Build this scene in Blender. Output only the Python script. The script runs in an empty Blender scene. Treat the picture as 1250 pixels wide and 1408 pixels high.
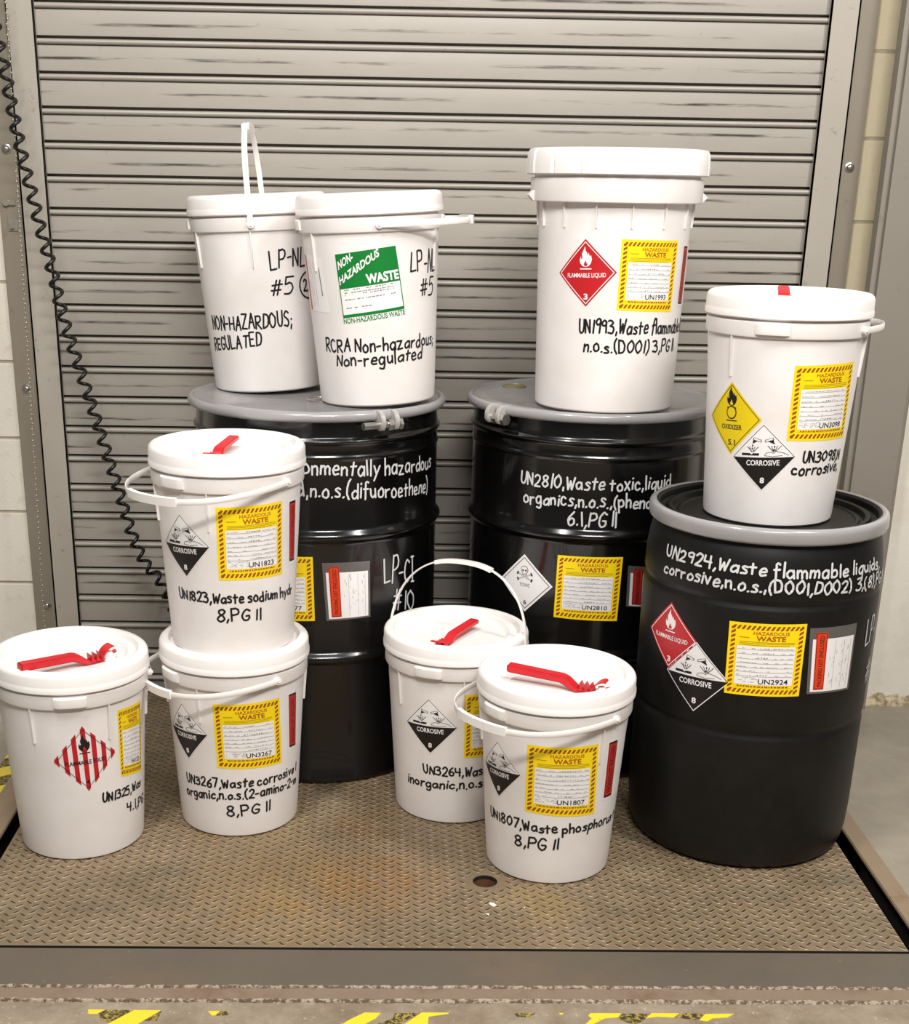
import bpy, bmesh, math, random
from mathutils import Vector, Matrix
from mathutils.geometry import tessellate_polygon
random.seed(7)
C = bpy.context.scene.collection
S = bpy.context.scene
PI = math.pi

# ------------------------------------------------------------------ camera, world, lights, exposure
cd = bpy.data.cameras.new('camera'); cam = bpy.data.objects.new('camera', cd); C.objects.link(cam)
cd.sensor_fit = 'HORIZONTAL'; cd.sensor_width = 36.0
cd.lens = 1821.07/1250*36.0
cd.shift_x = (625-574.47)/1250; cd.shift_y = (933.23-704)/1250
_R = [[0.9997749570499379, -0.013346647804403151, 0.016489458698822176], [0.010782665919679052, -0.3496875689492681, -0.9368043222776119], [0.018269356076762357, 0.9367713013936413, -0.3494649617827292]]
rx, dn, fw = (Vector(v) for v in _R)
M = Matrix((rx, -dn, -fw)).transposed().to_4x4(); M.translation = (0, 0, 1.3491)
cam.matrix_world = M
cd.clip_start = .05; cd.clip_end = 60
S.camera = cam

w = bpy.data.worlds.new('room_air'); S.world = w; w.use_nodes = True
w.node_tree.nodes['Background'].inputs[0].default_value = (1.0, .97, .93, 1)
w.node_tree.nodes['Background'].inputs[1].default_value = .10

def area(name, loc, sx, sy, power, target, col=(1, .972, .93)):
    l = bpy.data.lights.new(name, 'AREA'); l.shape = 'RECTANGLE'; l.size = sx; l.size_y = sy
    l.energy = power; l.color = col
    o = bpy.data.objects.new(name, l); C.objects.link(o); o.location = loc
    d = Vector(target)-Vector(loc); o.rotation_euler = d.to_track_quat('-Z', 'Y').to_euler()
    return o
# two rows of ceiling fixtures in front of the door, plus an added fill light above the photographer
area('ceiling_or_fill_lamp', (-.75, 1.35, 3.1), .22, 1.2, 40, (-.4, 2.2, 0))
area('ceiling_or_fill_lamp', (1.7, 1.35, 3.1), .22, 1.2, 40, (1.1, 2.2, 0))
area('ceiling_or_fill_lamp', (.45, -.1, 3.1), 1.2, .22, 62, (.2, 2.6, .2))
S.view_settings.view_transform = 'Standard'; S.view_settings.look = 'None'
S.view_settings.gamma = 1; S.view_settings.use_curve_mapping = False
S.view_settings.exposure = .56

# ------------------------------------------------------------------ materials
def srgb(r, g, b):
    f = lambda c: ((c/255+.055)/1.055)**2.4 if c > 10 else c/255/12.92
    return (f(r), f(g), f(b), 1)
def mat(name, col, rough=.5, metal=0, spec=.5, coat=0):
    m = bpy.data.materials.new(name); m.use_nodes = True
    b = m.node_tree.nodes['Principled BSDF']
    b.inputs['Base Color'].default_value = col; b.inputs['Roughness'].default_value = rough
    b.inputs['Metallic'].default_value = metal; b.inputs['Specular IOR Level'].default_value = spec
    b.inputs['Coat Weight'].default_value = coat
    return m
def N(m, t, **kw):
    n = m.node_tree.nodes.new(t)
    for k, v in kw.items(): setattr(n, k, v)
    return n
def L(m, a, b): m.node_tree.links.new(a, b)
def noise(m, scale, detail=4, rough=.6, stretch=None, coord='Object'):
    tc = N(m, 'ShaderNodeTexCoord'); n = N(m, 'ShaderNodeTexNoise')
    n.inputs['Scale'].default_value = scale; n.inputs['Detail'].default_value = detail; n.inputs['Roughness'].default_value = rough
    if stretch:
        mp = N(m, 'ShaderNodeMapping'); mp.inputs['Scale'].default_value = stretch
        L(m, tc.outputs[coord], mp.inputs[0]); L(m, mp.outputs[0], n.inputs[0])
    else: L(m, tc.outputs[coord], n.inputs[0])
    return n.outputs['Fac']
def ramp(m, fac, stops):
    r = N(m, 'ShaderNodeValToRGB'); e = r.color_ramp.elements
    while len(e) < len(stops): e.new(.5)
    for q, (p, c) in zip(e, stops): q.position = p; q.color = c
    L(m, fac, r.inputs[0]); return r.outputs[0]
def mixc(m, fac, a, b, mode='MIX'):
    x = N(m, 'ShaderNodeMix', data_type='RGBA', blend_type=mode)
    if isinstance(fac, (int, float)): x.inputs[0].default_value = fac
    else: L(m, fac, x.inputs[0])
    for v, i in ((a, 6), (b, 7)):
        if isinstance(v, tuple): x.inputs[i].default_value = v
        else: L(m, v, x.inputs[i])
    return x.outputs[2]
def bump(m, h, strength=.3, dist=.002):
    b = N(m, 'ShaderNodeBump'); b.inputs['Strength'].default_value = strength; b.inputs['Distance'].default_value = dist
    L(m, h, b.inputs['Height']); L(m, b.outputs[0], m.node_tree.nodes['Principled BSDF'].inputs['Normal'])
def base(m, c): L(m, c, m.node_tree.nodes['Principled BSDF'].inputs['Base Color'])
def rgh(m, c): L(m, c, m.node_tree.nodes['Principled BSDF'].inputs['Roughness'])
def g(v): return (v, v, v, 1)

PLA = mat('white_plastic', srgb(232, 227, 224), .38)
base(PLA, mixc(PLA, ramp(PLA, noise(PLA, 9, 3), [(.35, g(0)), (.7, g(1))]), srgb(234, 229, 227), srgb(226, 220, 216)))
LID = mat('lid_plastic', srgb(242, 238, 235), .32)
bump(LID, noise(LID, 400, 2), .05, .001)
base(LID, mixc(LID, noise(LID, 7, 3), srgb(243, 239, 236), srgb(236, 231, 228)))
BAIL = mat('bail_plastic', srgb(240, 236, 232), .3)
RED = mat('red_plastic', srgb(205, 32, 42), .35); base(RED, mixc(RED, noise(RED, 40, 3), srgb(210, 34, 44), srgb(190, 28, 38)))
BLK = mat('black_drum_enamel', srgb(9, 8, 8), .14, coat=.3)
rgh(BLK, ramp(BLK, noise(BLK, 6, 4), [(.3, g(.14)), (.75, g(.3))])); bump(BLK, noise(BLK, 5, 2), .12, .004)
HDPE = mat('black_drum_plastic', srgb(14, 13, 12), .46, spec=.35)
base(HDPE, mixc(HDPE, ramp(HDPE, noise(HDPE, 14, 6, .7), [(.45, g(0)), (.8, g(1))]), srgb(13, 12, 11), srgb(24, 22, 20)))
bump(HDPE, noise(HDPE, 300, 2), .12, .001)
GRY = mat('grey_drum_lid_paint', srgb(150, 148, 148), .25, coat=.3)
base(GRY, mixc(GRY, noise(GRY, 8, 3), srgb(160, 158, 158), srgb(142, 140, 140)))
ZNC = mat('zinc_plating', srgb(190, 187, 180), .28, .9)
base(ZNC, mixc(ZNC, noise(ZNC, 120, 3), srgb(205, 202, 196), srgb(150, 146, 138)))
LUGZ = mat('grey_clamp_metal', srgb(185, 182, 178), .4, .3)
CORD = mat('black_coiled_cord', srgb(16, 12, 9), .42)
CHN = mat('chain_steel', srgb(170, 163, 150), .35, .6)

# rolling door slats: warm grey paint, each with its own horizontal scuffs
SLT = mat('rolling_door_paint', srgb(176, 168, 157), .42, .1)
tc = N(SLT, 'ShaderNodeTexCoord'); oi = N(SLT, 'ShaderNodeObjectInfo')
sx = N(SLT, 'ShaderNodeSeparateXYZ'); L(SLT, tc.outputs['Object'], sx.inputs[0])
mp = N(SLT, 'ShaderNodeMapping'); mp.inputs['Scale'].default_value = (3.4, 0, 45); L(SLT, tc.outputs['Object'], mp.inputs[0])
va = N(SLT, 'ShaderNodeMath', operation='MULTIPLY'); L(SLT, oi.outputs['Random'], va.inputs[0]); va.inputs[1].default_value = 60
cv = N(SLT, 'ShaderNodeCombineXYZ'); L(SLT, va.outputs[0], cv.inputs[0]); L(SLT, va.outputs[0], cv.inputs[2]); L(SLT, cv.outputs[0], mp.inputs['Location'])
nz = N(SLT, 'ShaderNodeTexNoise'); nz.inputs['Scale'].default_value = 1; nz.inputs['Detail'].default_value = 5; nz.inputs['Roughness'].default_value = .62
L(SLT, mp.outputs[0], nz.inputs[0])
# the height of the scuff line differs from slat to slat
zc = N(SLT, 'ShaderNodeMapRange'); L(SLT, oi.outputs['Random'], zc.inputs[0]); zc.inputs[3].default_value = -.034; zc.inputs[4].default_value = -.06
dz = N(SLT, 'ShaderNodeMath', operation='SUBTRACT'); L(SLT, sx.outputs[2], dz.inputs[0]); L(SLT, zc.outputs[0], dz.inputs[1])
ab = N(SLT, 'ShaderNodeMath', operation='ABSOLUTE'); L(SLT, dz.outputs[0], ab.inputs[0])
bm_ = N(SLT, 'ShaderNodeMapRange', interpolation_type='SMOOTHSTEP'); L(SLT, ab.outputs[0], bm_.inputs[0]); bm_.inputs[1].default_value = .0008; bm_.inputs[2].default_value = .0055; bm_.inputs[3].default_value = 1; bm_.inputs[4].default_value = 0
st = ramp(SLT, nz.outputs['Fac'], [(.47, g(0)), (.60, g(1))])
mu = N(SLT, 'ShaderNodeMath', operation='MULTIPLY'); L(SLT, bm_.outputs[0], mu.inputs[0]); L(SLT, st, mu.inputs[1])
c0 = mixc(SLT, noise(SLT, 5, 5, .6, (1, 1, 3)), srgb(156, 150, 141), srgb(170, 163, 154))
c1 = mixc(SLT, ramp(SLT, noise(SLT, 60, 3), [(.66, g(0)), (.75, g(1))]), c0, srgb(150, 142, 130))
base(SLT, mixc(SLT, mu.outputs[0], c1, srgb(58, 51, 45)))

def metal_paint(name, a, b, rough=.45, dirt=srgb(110, 100, 88)):
    m = mat(name, a, rough, .1)
    c = mixc(m, noise(m, 4, 5), a, b)
    base(m, mixc(m, ramp(m, noise(m, 26, 5, .7), [(.62, g(0)), (.78, g(1))]), c, dirt))
    return m
GDE = metal_paint('guide_paint', srgb(176, 169, 158), srgb(164, 157, 146))
ANG = metal_paint('jamb_angle_paint', srgb(140, 131, 117), srgb(126, 117, 104))
POST = metal_paint('post_paint', srgb(142, 135, 125), srgb(132, 125, 115), .55, srgb(122, 114, 103))
BLK_W = mat('painted_block', srgb(205, 198, 184), .7)
base(BLK_W, mixc(BLK_W, ramp(BLK_W, noise(BLK_W, 18, 6, .75), [(.55, g(0)), (.85, g(1))]), srgb(214, 207, 194), srgb(178, 168, 148)))
bump(BLK_W, noise(BLK_W, 120, 5, .7), .5, .002)
BLK_Y = mat('painted_block_cream', srgb(204, 192, 162), .7)
base(BLK_Y, mixc(BLK_Y, ramp(BLK_Y, noise(BLK_Y, 18, 6, .75), [(.55, g(0)), (.85, g(1))]), srgb(208, 196, 166), srgb(180, 166, 132)))
bump(BLK_Y, noise(BLK_Y, 120, 5, .7), .5, .002)
MOR = mat('mortar', srgb(178, 170, 152), .85); bump(MOR, noise(MOR, 90, 4), .5, .002)
base(MOR, mixc(MOR, noise(MOR, 30, 4), srgb(186, 178, 160), srgb(150, 140, 122)))
WPL = mat('white_wall_paint', srgb(222, 216, 205), .6)
base(WPL, mixc(WPL, ramp(WPL, noise(WPL, 3, 6, .7), [(.5, g(0)), (.8, g(1))]), srgb(224, 218, 207), srgb(206, 196, 178)))
bump(WPL, noise(WPL, 25, 5, .6), .4, .004)
CAULK = mat('rough_wall_base', srgb(196, 180, 150), .8)
base(CAULK, mixc(CAULK, ramp(CAULK, noise(CAULK, 22, 6, .8), [(.42, g(0)), (.6, g(1))]), srgb(205, 190, 158), srgb(120, 98, 70)))
bump(CAULK, noise(CAULK, 60, 5), .9, .006)
CON = mat('concrete', srgb(150, 142, 128), .55)
cc = mixc(CON, ramp(CON, noise(CON, 3.5, 7, .65), [(.35, g(0)), (.7, g(1))]), srgb(132, 124, 110), srgb(160, 151, 134))
base(CON, mixc(CON, ramp(CON, noise(CON, 45, 5, .8), [(.66, g(0)), (.74, g(1))]), cc, srgb(196, 188, 172)))
rgh(CON, ramp(CON, noise(CON, 6, 4), [(.3, g(.35)), (.7, g(.65))])); bump(CON, noise(CON, 60, 6, .7), .3, .002)
FLR2 = mat('worn_front_concrete', srgb(138, 122, 104), .6)
cc = mixc(FLR2, ramp(FLR2, noise(FLR2, 9, 7, .7), [(.35, g(0)), (.7, g(1))]), srgb(120, 104, 86), srgb(156, 142, 124))
base(FLR2, mixc(FLR2, ramp(FLR2, noise(FLR2, 70, 5, .8), [(.6, g(0)), (.7, g(1))]), cc, srgb(186, 174, 158)))
bump(FLR2, noise(FLR2, 90, 6, .7), .5, .002)

def rusty(name, a, b, rust, scale=7, lo=.5, hi=.72, rough=.55):
    m = mat(name, a, rough, .15)
    c = mixc(m, noise(m, scale, 6, .65), a, b)
    c = mixc(m, ramp(m, noise(m, scale*.55, 6, .7), [(lo, g(0)), (hi, g(1))]), c, rust)
    c = mixc(m, ramp(m, noise(m, scale*12, 4, .8), [(.68, g(0)), (.75, g(1))]), c, srgb(190, 178, 160))
    base(m, c); bump(m, noise(m, scale*14, 5, .7), .35, .0015)
    return m
BAR = rusty('dark_steel_bar', srgb(88, 81, 71), srgb(104, 95, 83), srgb(112, 94, 74), 5, .5, .75)
STRIP = rusty('worn_angle_steel', srgb(124, 106, 90), srgb(140, 122, 104), srgb(112, 84, 62), 9)
WELD = mat('weld_scale', srgb(176, 164, 148), .6, .1)
base(WELD, mixc(WELD, ramp(WELD, noise(WELD, 90, 4, .7), [(.45, g(0)), (.55, g(1))]), srgb(172, 158, 140), srgb(98, 80, 64)))
bump(WELD, noise(WELD, 160, 4), .8, .003)
RAIL = rusty('rusty_edge_rail', srgb(150, 132, 110), srgb(132, 112, 90), srgb(112, 84, 56), 8, .55, .75)
PIT = mat('pit_shadow_steel', srgb(22, 17, 12), .9); base(PIT, mixc(PIT, noise(PIT, 20, 4), srgb(24, 18, 13), srgb(14, 11, 8)))  # near-black: shade of the pit and gaps is put into the colour
RUSTH = mat('rusty_hole_edge', srgb(110, 70, 44), .85); base(RUSTH, mixc(RUSTH, noise(RUSTH, 60, 4), srgb(124, 80, 50), srgb(70, 44, 28)))

# deck plate: brown grime, yellow-orange rust patches with their own places
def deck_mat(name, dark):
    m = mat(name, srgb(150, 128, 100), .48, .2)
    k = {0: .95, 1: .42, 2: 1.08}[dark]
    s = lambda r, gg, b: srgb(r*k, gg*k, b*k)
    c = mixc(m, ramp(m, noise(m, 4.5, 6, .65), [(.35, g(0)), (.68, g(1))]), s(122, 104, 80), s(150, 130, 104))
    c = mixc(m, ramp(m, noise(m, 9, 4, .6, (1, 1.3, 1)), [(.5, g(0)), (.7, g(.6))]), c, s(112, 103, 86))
    tc = N(m, 'ShaderNodeTexCoord')
    for (x, y, r, amt, col) in ((-.20, .20, .26, .75, (152, 122, 74)), (-.02, .26, .18, .9, (148, 112, 70)), (-.3, .46, .2, .5, (148, 124, 78)), (.3, .17, .12, .6, (160, 134, 74)), (-.05, .52, .12, .7, (128, 96, 62))):
        d = N(m, 'ShaderNodeVectorMath', operation='DISTANCE'); L(m, tc.outputs['Object'], d.inputs[0]); d.inputs[1].default_value = (x, y, 0)
        a = N(m, 'ShaderNodeMapRange', interpolation_type='SMOOTHSTEP'); L(m, d.outputs['Value'], a.inputs[0])
        a.inputs[1].default_value = r*.25; a.inputs[2].default_value = r; a.inputs[3].default_value = 1; a.inputs[4].default_value = 0
        q = N(m, 'ShaderNodeMath', operation='MULTIPLY'); L(m, a.outputs[0], q.inputs[0]); L(m, ramp(m, noise(m, 11, 6, .7), [(.36, g(0)), (.62, g(amt))]), q.inputs[1])
        c = mixc(m, q.outputs[0], c, s(*col))
    c = mixc(m, ramp(m, noise(m, 130, 3, .8), [(.66, g(0)), (.72, g(.8))]), c, s(200, 186, 160))
    base(m, c); bump(m, noise(m, 200, 4), .3, .001)
    rgh(m, ramp(m, noise(m, 7, 5), [(.3, g(.38)), (.7, g(.6))]))
    return m
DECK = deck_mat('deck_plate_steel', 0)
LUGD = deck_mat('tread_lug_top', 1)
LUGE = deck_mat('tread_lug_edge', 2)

def ink(name, col, rough=.55): return mat(name, col, rough)
I_YEL = ink('label_yellow', srgb(247, 214, 8), .4); I_STR = ink('label_stripe', srgb(150, 74, 20), .45)
I_WHT = ink('label_white', srgb(236, 233, 232), .4); I_BLK = ink('label_black', srgb(22, 18, 18), .4)
I_RED = ink('placard_red', srgb(186, 26, 34), .4); I_GRY = ink('label_grey_print', srgb(128, 122, 118), .5)
I_BRN = ink('label_brown_print', srgb(168, 84, 16), .5); I_OXY = ink('placard_yellow', srgb(228, 200, 20), .4)
I_GRN = ink('label_green', srgb(6, 118, 44), .4); I_ORG = ink('pouch_orange', srgb(222, 62, 24), .4)
I_SLR = ink('pouch_red', srgb(186, 48, 40), .4)
I_MRK = ink('black_marker', srgb(20, 18, 20), .4); I_CHK = ink('white_paint_marker', srgb(205, 205, 204), .6)
I_OLV = ink('label_olive_print', srgb(150, 130, 20), .5)
POU = mat('pouch_film', srgb(92, 88, 86), .12, coat=.6)
TAPY = mat('tape_yellow', srgb(232, 208, 30), .45); base(TAPY, mixc(TAPY, ramp(TAPY, noise(TAPY, 60, 4, .8), [(.62, g(0)), (.7, g(1))]), srgb(222, 200, 44), srgb(176, 156, 70)))
TAPK = mat('tape_black_worn', srgb(60, 50, 30), .6); base(TAPK, mixc(TAPK, ramp(TAPK, noise(TAPK, 110, 4, .8), [(.48, g(0)), (.56, g(1))]), srgb(52, 42, 26), srgb(160, 140, 60)))

# ------------------------------------------------------------------ helpers
def link(name, me, parent=None, kind=None, loc=None):
    o = bpy.data.objects.new(name, me); C.objects.link(o)
    if parent: o.parent = parent
    if kind: o['kind'] = kind
    if loc: o.location = loc
    return o
def mesh_of(name, bm, mats, smooth=None):
    me = bpy.data.meshes.new(name); bm.to_mesh(me); bm.free()
    for m in (mats if isinstance(mats, (list, tuple)) else [mats]): me.materials.append(m)
    if smooth is not None:
        me.polygons.foreach_set('use_smooth', [True]*len(me.polygons))
        me.set_sharp_from_angle(angle=math.radians(smooth))
    me.update(); return me
def obj(name, bm, mats, parent=None, smooth=None, kind=None, label=None, loc=None):
    o = link(name, mesh_of(name, bm, mats, smooth), parent, kind, loc)
    if label: o['label'] = label
    return o
def thing(name, loc, label, cat, group=None, kind=None):
    o = link(name, None, loc=loc); o.empty_display_size = .1
    if label: o['label'] = label
    if cat: o['category'] = cat
    if group: o['group'] = group
    if kind: o['kind'] = kind
    return o
def box(bm, x0, x1, y0, y1, z0, z1, mi=0, bev=0):
    b = bmesh.new() if bev else bm
    r = bmesh.ops.create_cube(b, size=1)
    for v in r['verts']:
        v.co = Vector(((x0+x1)/2+v.co.x*(x1-x0), (y0+y1)/2+v.co.y*(y1-y0), (z0+z1)/2+v.co.z*(z1-z0)))
    if bev:
        bmesh.ops.bevel(b, geom=b.edges[:], offset=bev, segments=2, affect='EDGES')
        join(bm, b, mi); b.free()
    else:
        for f in {f for v in r['verts'] for f in v.link_faces}: f.material_index = mi
def join(bm, b, mi=0, mtx=None):
    vm = {}
    for v in b.verts: vm[v] = bm.verts.new(mtx @ v.co if mtx else v.co)
    for f in b.faces:
        try: n = bm.faces.new([vm[v] for v in f.verts]); n.material_index = mi
        except ValueError: pass
def lathe(bm, prof, seg=96, mi=0, rmod=None, cx=0, cy=0):
    """profile [(r, z)] from the bottom centre outwards and up; r = 0 closes"""
    rings = []
    for r, z in prof:
        if r < 1e-6: rings.append([bm.verts.new((cx, cy, z))]); continue
        rings.append([bm.verts.new((cx+(r if not rmod else rmod(r, z, 2*PI*i/seg))*math.cos(2*PI*i/seg), cy+(r if not rmod else rmod(r, z, 2*PI*i/seg))*math.sin(2*PI*i/seg), z)) for i in range(seg)])
    for a, b in zip(rings, rings[1:]):
        for i in range(seg):
            j = (i+1) % seg
            if len(a) == 1 and len(b) == 1: continue
            if len(a) == 1: f = bm.faces.new((a[0], b[j], b[i]))
            elif len(b) == 1: f = bm.faces.new((a[i], a[j], b[0]))
            else: f = bm.faces.new((a[i], a[j], b[j], b[i]))
            f.material_index = mi
def tube(bm, pts, r, seg=8, mi=0, closed=False, flat=None):
    """tube along points; flat=(w,h,up) makes an oval strap section"""
    P = [Vector(p) for p in pts]; n = len(P); rings = []; prev = None
    for i, p in enumerate(P):
        t = (P[(i+1) % n]-P[i-1]) if closed else (P[min(i+1, n-1)]-P[max(i-1, 0)])
        t.normalize()
        u = flat[2] if flat else prev if prev is not None else (Vector((0, 0, 1)) if abs(t.z) < .9 else Vector((1, 0, 0)))
        a = (u-t*u.dot(t)).normalized(); b = t.cross(a); prev = a
        ra, rb = (flat[0], flat[1]) if flat else (r, r)
        if callable(ra): ra = ra(i/(n-1))
        if callable(rb): rb = rb(i/(n-1))
        rings.append([bm.verts.new(p+a*ra*math.cos(2*PI*k/seg+PI/seg)+b*rb*math.sin(2*PI*k/seg+PI/seg)) for k in range(seg)])
    for i in range(n if closed else n-1):
        A, B = rings[i], rings[(i+1) % n]
        for k in range(seg):
            f = bm.faces.new((A[k], A[(k+1) % seg], B[(k+1) % seg], B[k])); f.material_index = mi
    if not closed:
        bm.faces.new(rings[0][::-1]).material_index = mi; bm.faces.new(rings[-1]).material_index = mi
def cyl(bm, a, b, r, seg=16, mi=0): tube(bm, [a, b], r, seg, mi)
def prism(bm, poly, z0, z1, mi=0):
    a = sum(poly[i][0]*poly[(i+1) % len(poly)][1]-poly[(i+1) % len(poly)][0]*poly[i][1] for i in range(len(poly)))
    if a < 0: poly = poly[::-1]
    lo = [bm.verts.new((x, y, z0)) for x, y in poly]; hi = [bm.verts.new((x, y, z1)) for x, y in poly]
    bm.faces.new(lo[::-1]).material_index = mi; bm.faces.new(hi).material_index = mi
    for i in range(len(poly)):
        j = (i+1) % len(poly); bm.faces.new((lo[i], lo[j], hi[j], hi[i])).material_index = mi

# ------------------------------------------------------------------ decals wrapped onto a round surface
_txt = {}
def text_tris(s, bold=0.0):
    k = (s, bold)
    if k not in _txt:
        cu = bpy.data.curves.new('t', 'FONT'); cu.body = s; cu.size = 1; cu.offset = bold; cu.resolution_u = 3
        o = bpy.data.objects.new('t', cu); C.objects.link(o); bpy.context.view_layer.update()
        me = o.evaluated_get(bpy.context.evaluated_depsgraph_get()).to_mesh()
        vs = [(v.co.x, v.co.y) for v in me.vertices]; fs = [tuple(p.vertices) for p in me.polygons]
        x0 = min(v[0] for v in vs); x1 = max(v[0] for v in vs)
        _txt[k] = ([((x-x0)/(x1-x0), y/.73) for x, y in vs], fs, x1-x0)
        o.evaluated_get(bpy.context.evaluated_depsgraph_get()).to_mesh_clear()
        bpy.data.objects.remove(o); bpy.data.curves.remove(cu)
    return _txt[k]
def clip(poly, c, side):
    out = []
    for i in range(len(poly)):
        a, b = poly[i], poly[(i+1) % len(poly)]
        da, db = (a[0]-c)*side, (b[0]-c)*side
        if da >= 0: out.append(a)
        if (da > 0 and db < 0) or (da < 0 and db > 0):
            t = da/(da-db); out.append((c, a[1]+(b[1]-a[1])*t))
    return out
class Decal:
    def __init__(s, rfun, fmap, mats, lift=.0004):
        s.bm = bmesh.new(); s.r = rfun; s.map = fmap; s.mats = mats; s.lift = lift
    def raw(s, tz, layer, m):
        """polygon in (angle, height) -> faces on the surface"""
        a = sum(tz[i][0]*tz[(i+1) % len(tz)][1]-tz[(i+1) % len(tz)][0]*tz[i][1] for i in range(len(tz)))
        if a < 0: tz = tz[::-1]
        vs = [s.bm.verts.new(((s.r(z)+s.lift*(1+layer*.8))*math.cos(t), (s.r(z)+s.lift*(1+layer*.8))*math.sin(t), z)) for t, z in tz]
        if len(vs) > 2:
            f = s.bm.faces.new(vs); f.material_index = s.mats.index(m)
    def poly(s, uv, layer, m, slice_=True, tess=False):
        tz = [s.map(u, v) for u, v in uv]
        polys = [tz]
        if tess:
            polys = [[tz[i] for i in t] for t in tessellate_polygon([[Vector((a, b*6, 0)) for a, b in tz]])]
        st_ = .05
        for p in polys:
            lo = min(a for a, _ in p); hi = max(a for a, _ in p)
            if not slice_ or hi-lo < st_*1.2: s.raw(p, layer, m); continue
            n = int(math.ceil((hi-lo)/st_)); 
            for k in range(n):
                q = clip(clip(p, lo+(hi-lo)*k/n, 1), lo+(hi-lo)*(k+1)/n, -1) if n > 1 else p
                if len(q) > 2: s.raw(q, layer, m)
    def rect(s, u0, v0, u1, v1, layer, m): s.poly([(u0, v0), (u1, v0), (u1, v1), (u0, v1)], layer, m)
    def line(s, u0, v0, u1, v1, wd, layer, m, asp=1):
        dx, dy = (u1-u0), (v1-v0)*asp; l = math.hypot(dx, dy) or 1; nx, ny = -dy/l*wd/2, dx/l*wd/2/asp
        s.poly([(u0+nx, v0+ny), (u0-nx, v0-ny), (u1-nx, v1-ny), (u1+nx, v1+ny)], layer, m)
    def pline(s, pts, wd, layer, m, asp=1):
        for a, b in zip(pts, pts[1:]): s.line(*a, *b, wd, layer, m, asp)
    def text(s, txt, u0, v0, u1, h, layer, m, bold=.0, rot=False, tilt=0):
        vs, fs, _ = text_tris(txt, bold)
        for f in fs:
            q = []
            for i in f:
                x, y = vs[i]
                q.append((u0+(u1-u0)*x, v0+h*y+tilt*(u1-u0)*x) if not rot else (u0-h*y, v0+(u1-v0)*x))
            s.poly(q, layer, m, slice_=False)
    def done(s, name, parent, label=None):
        return obj(name, s.bm, s.mats, parent, label=label)
def quad_map(q):
    TL, TR, BR, BL = q
    def f(u, v):
        return tuple((TL[i]*(1-u)+TR[i]*u)*v+(BL[i]*(1-u)+BR[i]*u)*(1-v) for i in (0, 1))
    return f
def dia_map(q):
    T, R_, B, L_ = q
    c = [(T[i]+B[i]+R_[i]+L_[i])/4 for i in (0, 1)]
    h = [(R_[i]-L_[i])/2 for i in (0, 1)]; v_ = [(T[i]-B[i])/2 for i in (0, 1)]
    return lambda u, v: tuple(c[i]+h[i]*u+v_[i]*v for i in (0, 1))
def circ(cx, cy, r, n=14, a0=0, a1=2*PI, ry=None):
    return [(cx+r*math.cos(a0+(a1-a0)*i/n), cy+(ry or r)*math.sin(a0+(a1-a0)*i/n)) for i in range(n+1)]

def hazard_label(parent, rf, quad, un, squeeze=1):
    d = Decal(rf, quad_map(quad), [I_YEL, I_STR, I_WHT, I_BRN, I_GRY, I_BLK, I_OLV])
    d.rect(0, 0, 1, 1, 0, I_YEL)
    m_, t_ = .035, .055                     # margin and stripe-band thickness
    lo, hi = m_, 1-m_
    n = 15
    for k in range(n):                       # bottom and top bands, slanted bars
        a = lo+(hi-lo)*k/n; b = a+(hi-lo)/n*.55; s_ = .035
        d.poly([(a, lo), (b, lo), (min(b+s_, hi), lo+t_), (a+s_, lo+t_)], 1, I_STR)
        d.poly([(a, hi-t_), (b, hi-t_), (min(b+s_, hi), hi), (min(a+s_, hi), hi)], 1, I_STR)
    for k in range(n):
        a = lo+(hi-lo)*k/n; b = a+(hi-lo)/n*.55; s_ = .03
        d.poly([(lo, a), (lo+t_, min(a+s_, hi)), (lo+t_, min(b+s_, hi)), (lo, b)], 1, I_STR)
        d.poly([(hi-t_, a), (hi, min(a+s_, hi)), (hi, min(b+s_, hi)), (hi-t_, b)], 1, I_STR)
    d.rect(.115, .115, .885, .885, 1, I_YEL)
    d.text('HAZARDOUS', .32, .845, .78, .048, 2, I_BRN, .012)
    d.text('WASTE', .36, .765, .74, .066, 2, I_BRN, .03)
    for v in (.742, .722): d.rect(.15, v, .86, v+.006, 2, I_OLV)
    d.rect(.14, .80, .27, .808, 2, I_OLV); d.rect(.14, .70, .8, .706, 2, I_OLV)
    d.rect(.12, .155, .88, .685, 2, I_WHT)
    for v in (.64, .575, .51, .45, .39, .33, .27): d.rect(.13, v, .87, v+.004, 3, I_GRY)
    rr = random.Random(un)
    for v in (.655, .59, .522, .46, .40, .345, .285, .25, .23, .21, .19):
        u = .14
        while u < (.84 if v > .27 else .42):
            l = rr.uniform(.01, .05)
            if rr.random() < .5: d.rect(u, v, u+l, v+.005, 3, I_GRY)
            u += l+.01
    for v in (.657, .592, .53, .29): 
        u = rr.uniform(.4, .5)
        for k in range(rr.randint(4, 8)): d.rect(u, v, u+.015, v+.008, 3, I_BLK if k % 2 else I_GRY); u += .035
    d.text(un, .43, .172, .82, .07, 3, I_BLK, .012)
    d.rect(.44, .165, .444, .25, 3, I_GRY)
    u = .16
    while u < .84:
        l = rr.uniform(.015, .05); d.rect(u, .122, u+l, .14, 2, I_BRN); u += l+.012
    return d.done('hazard_label', parent)

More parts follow.
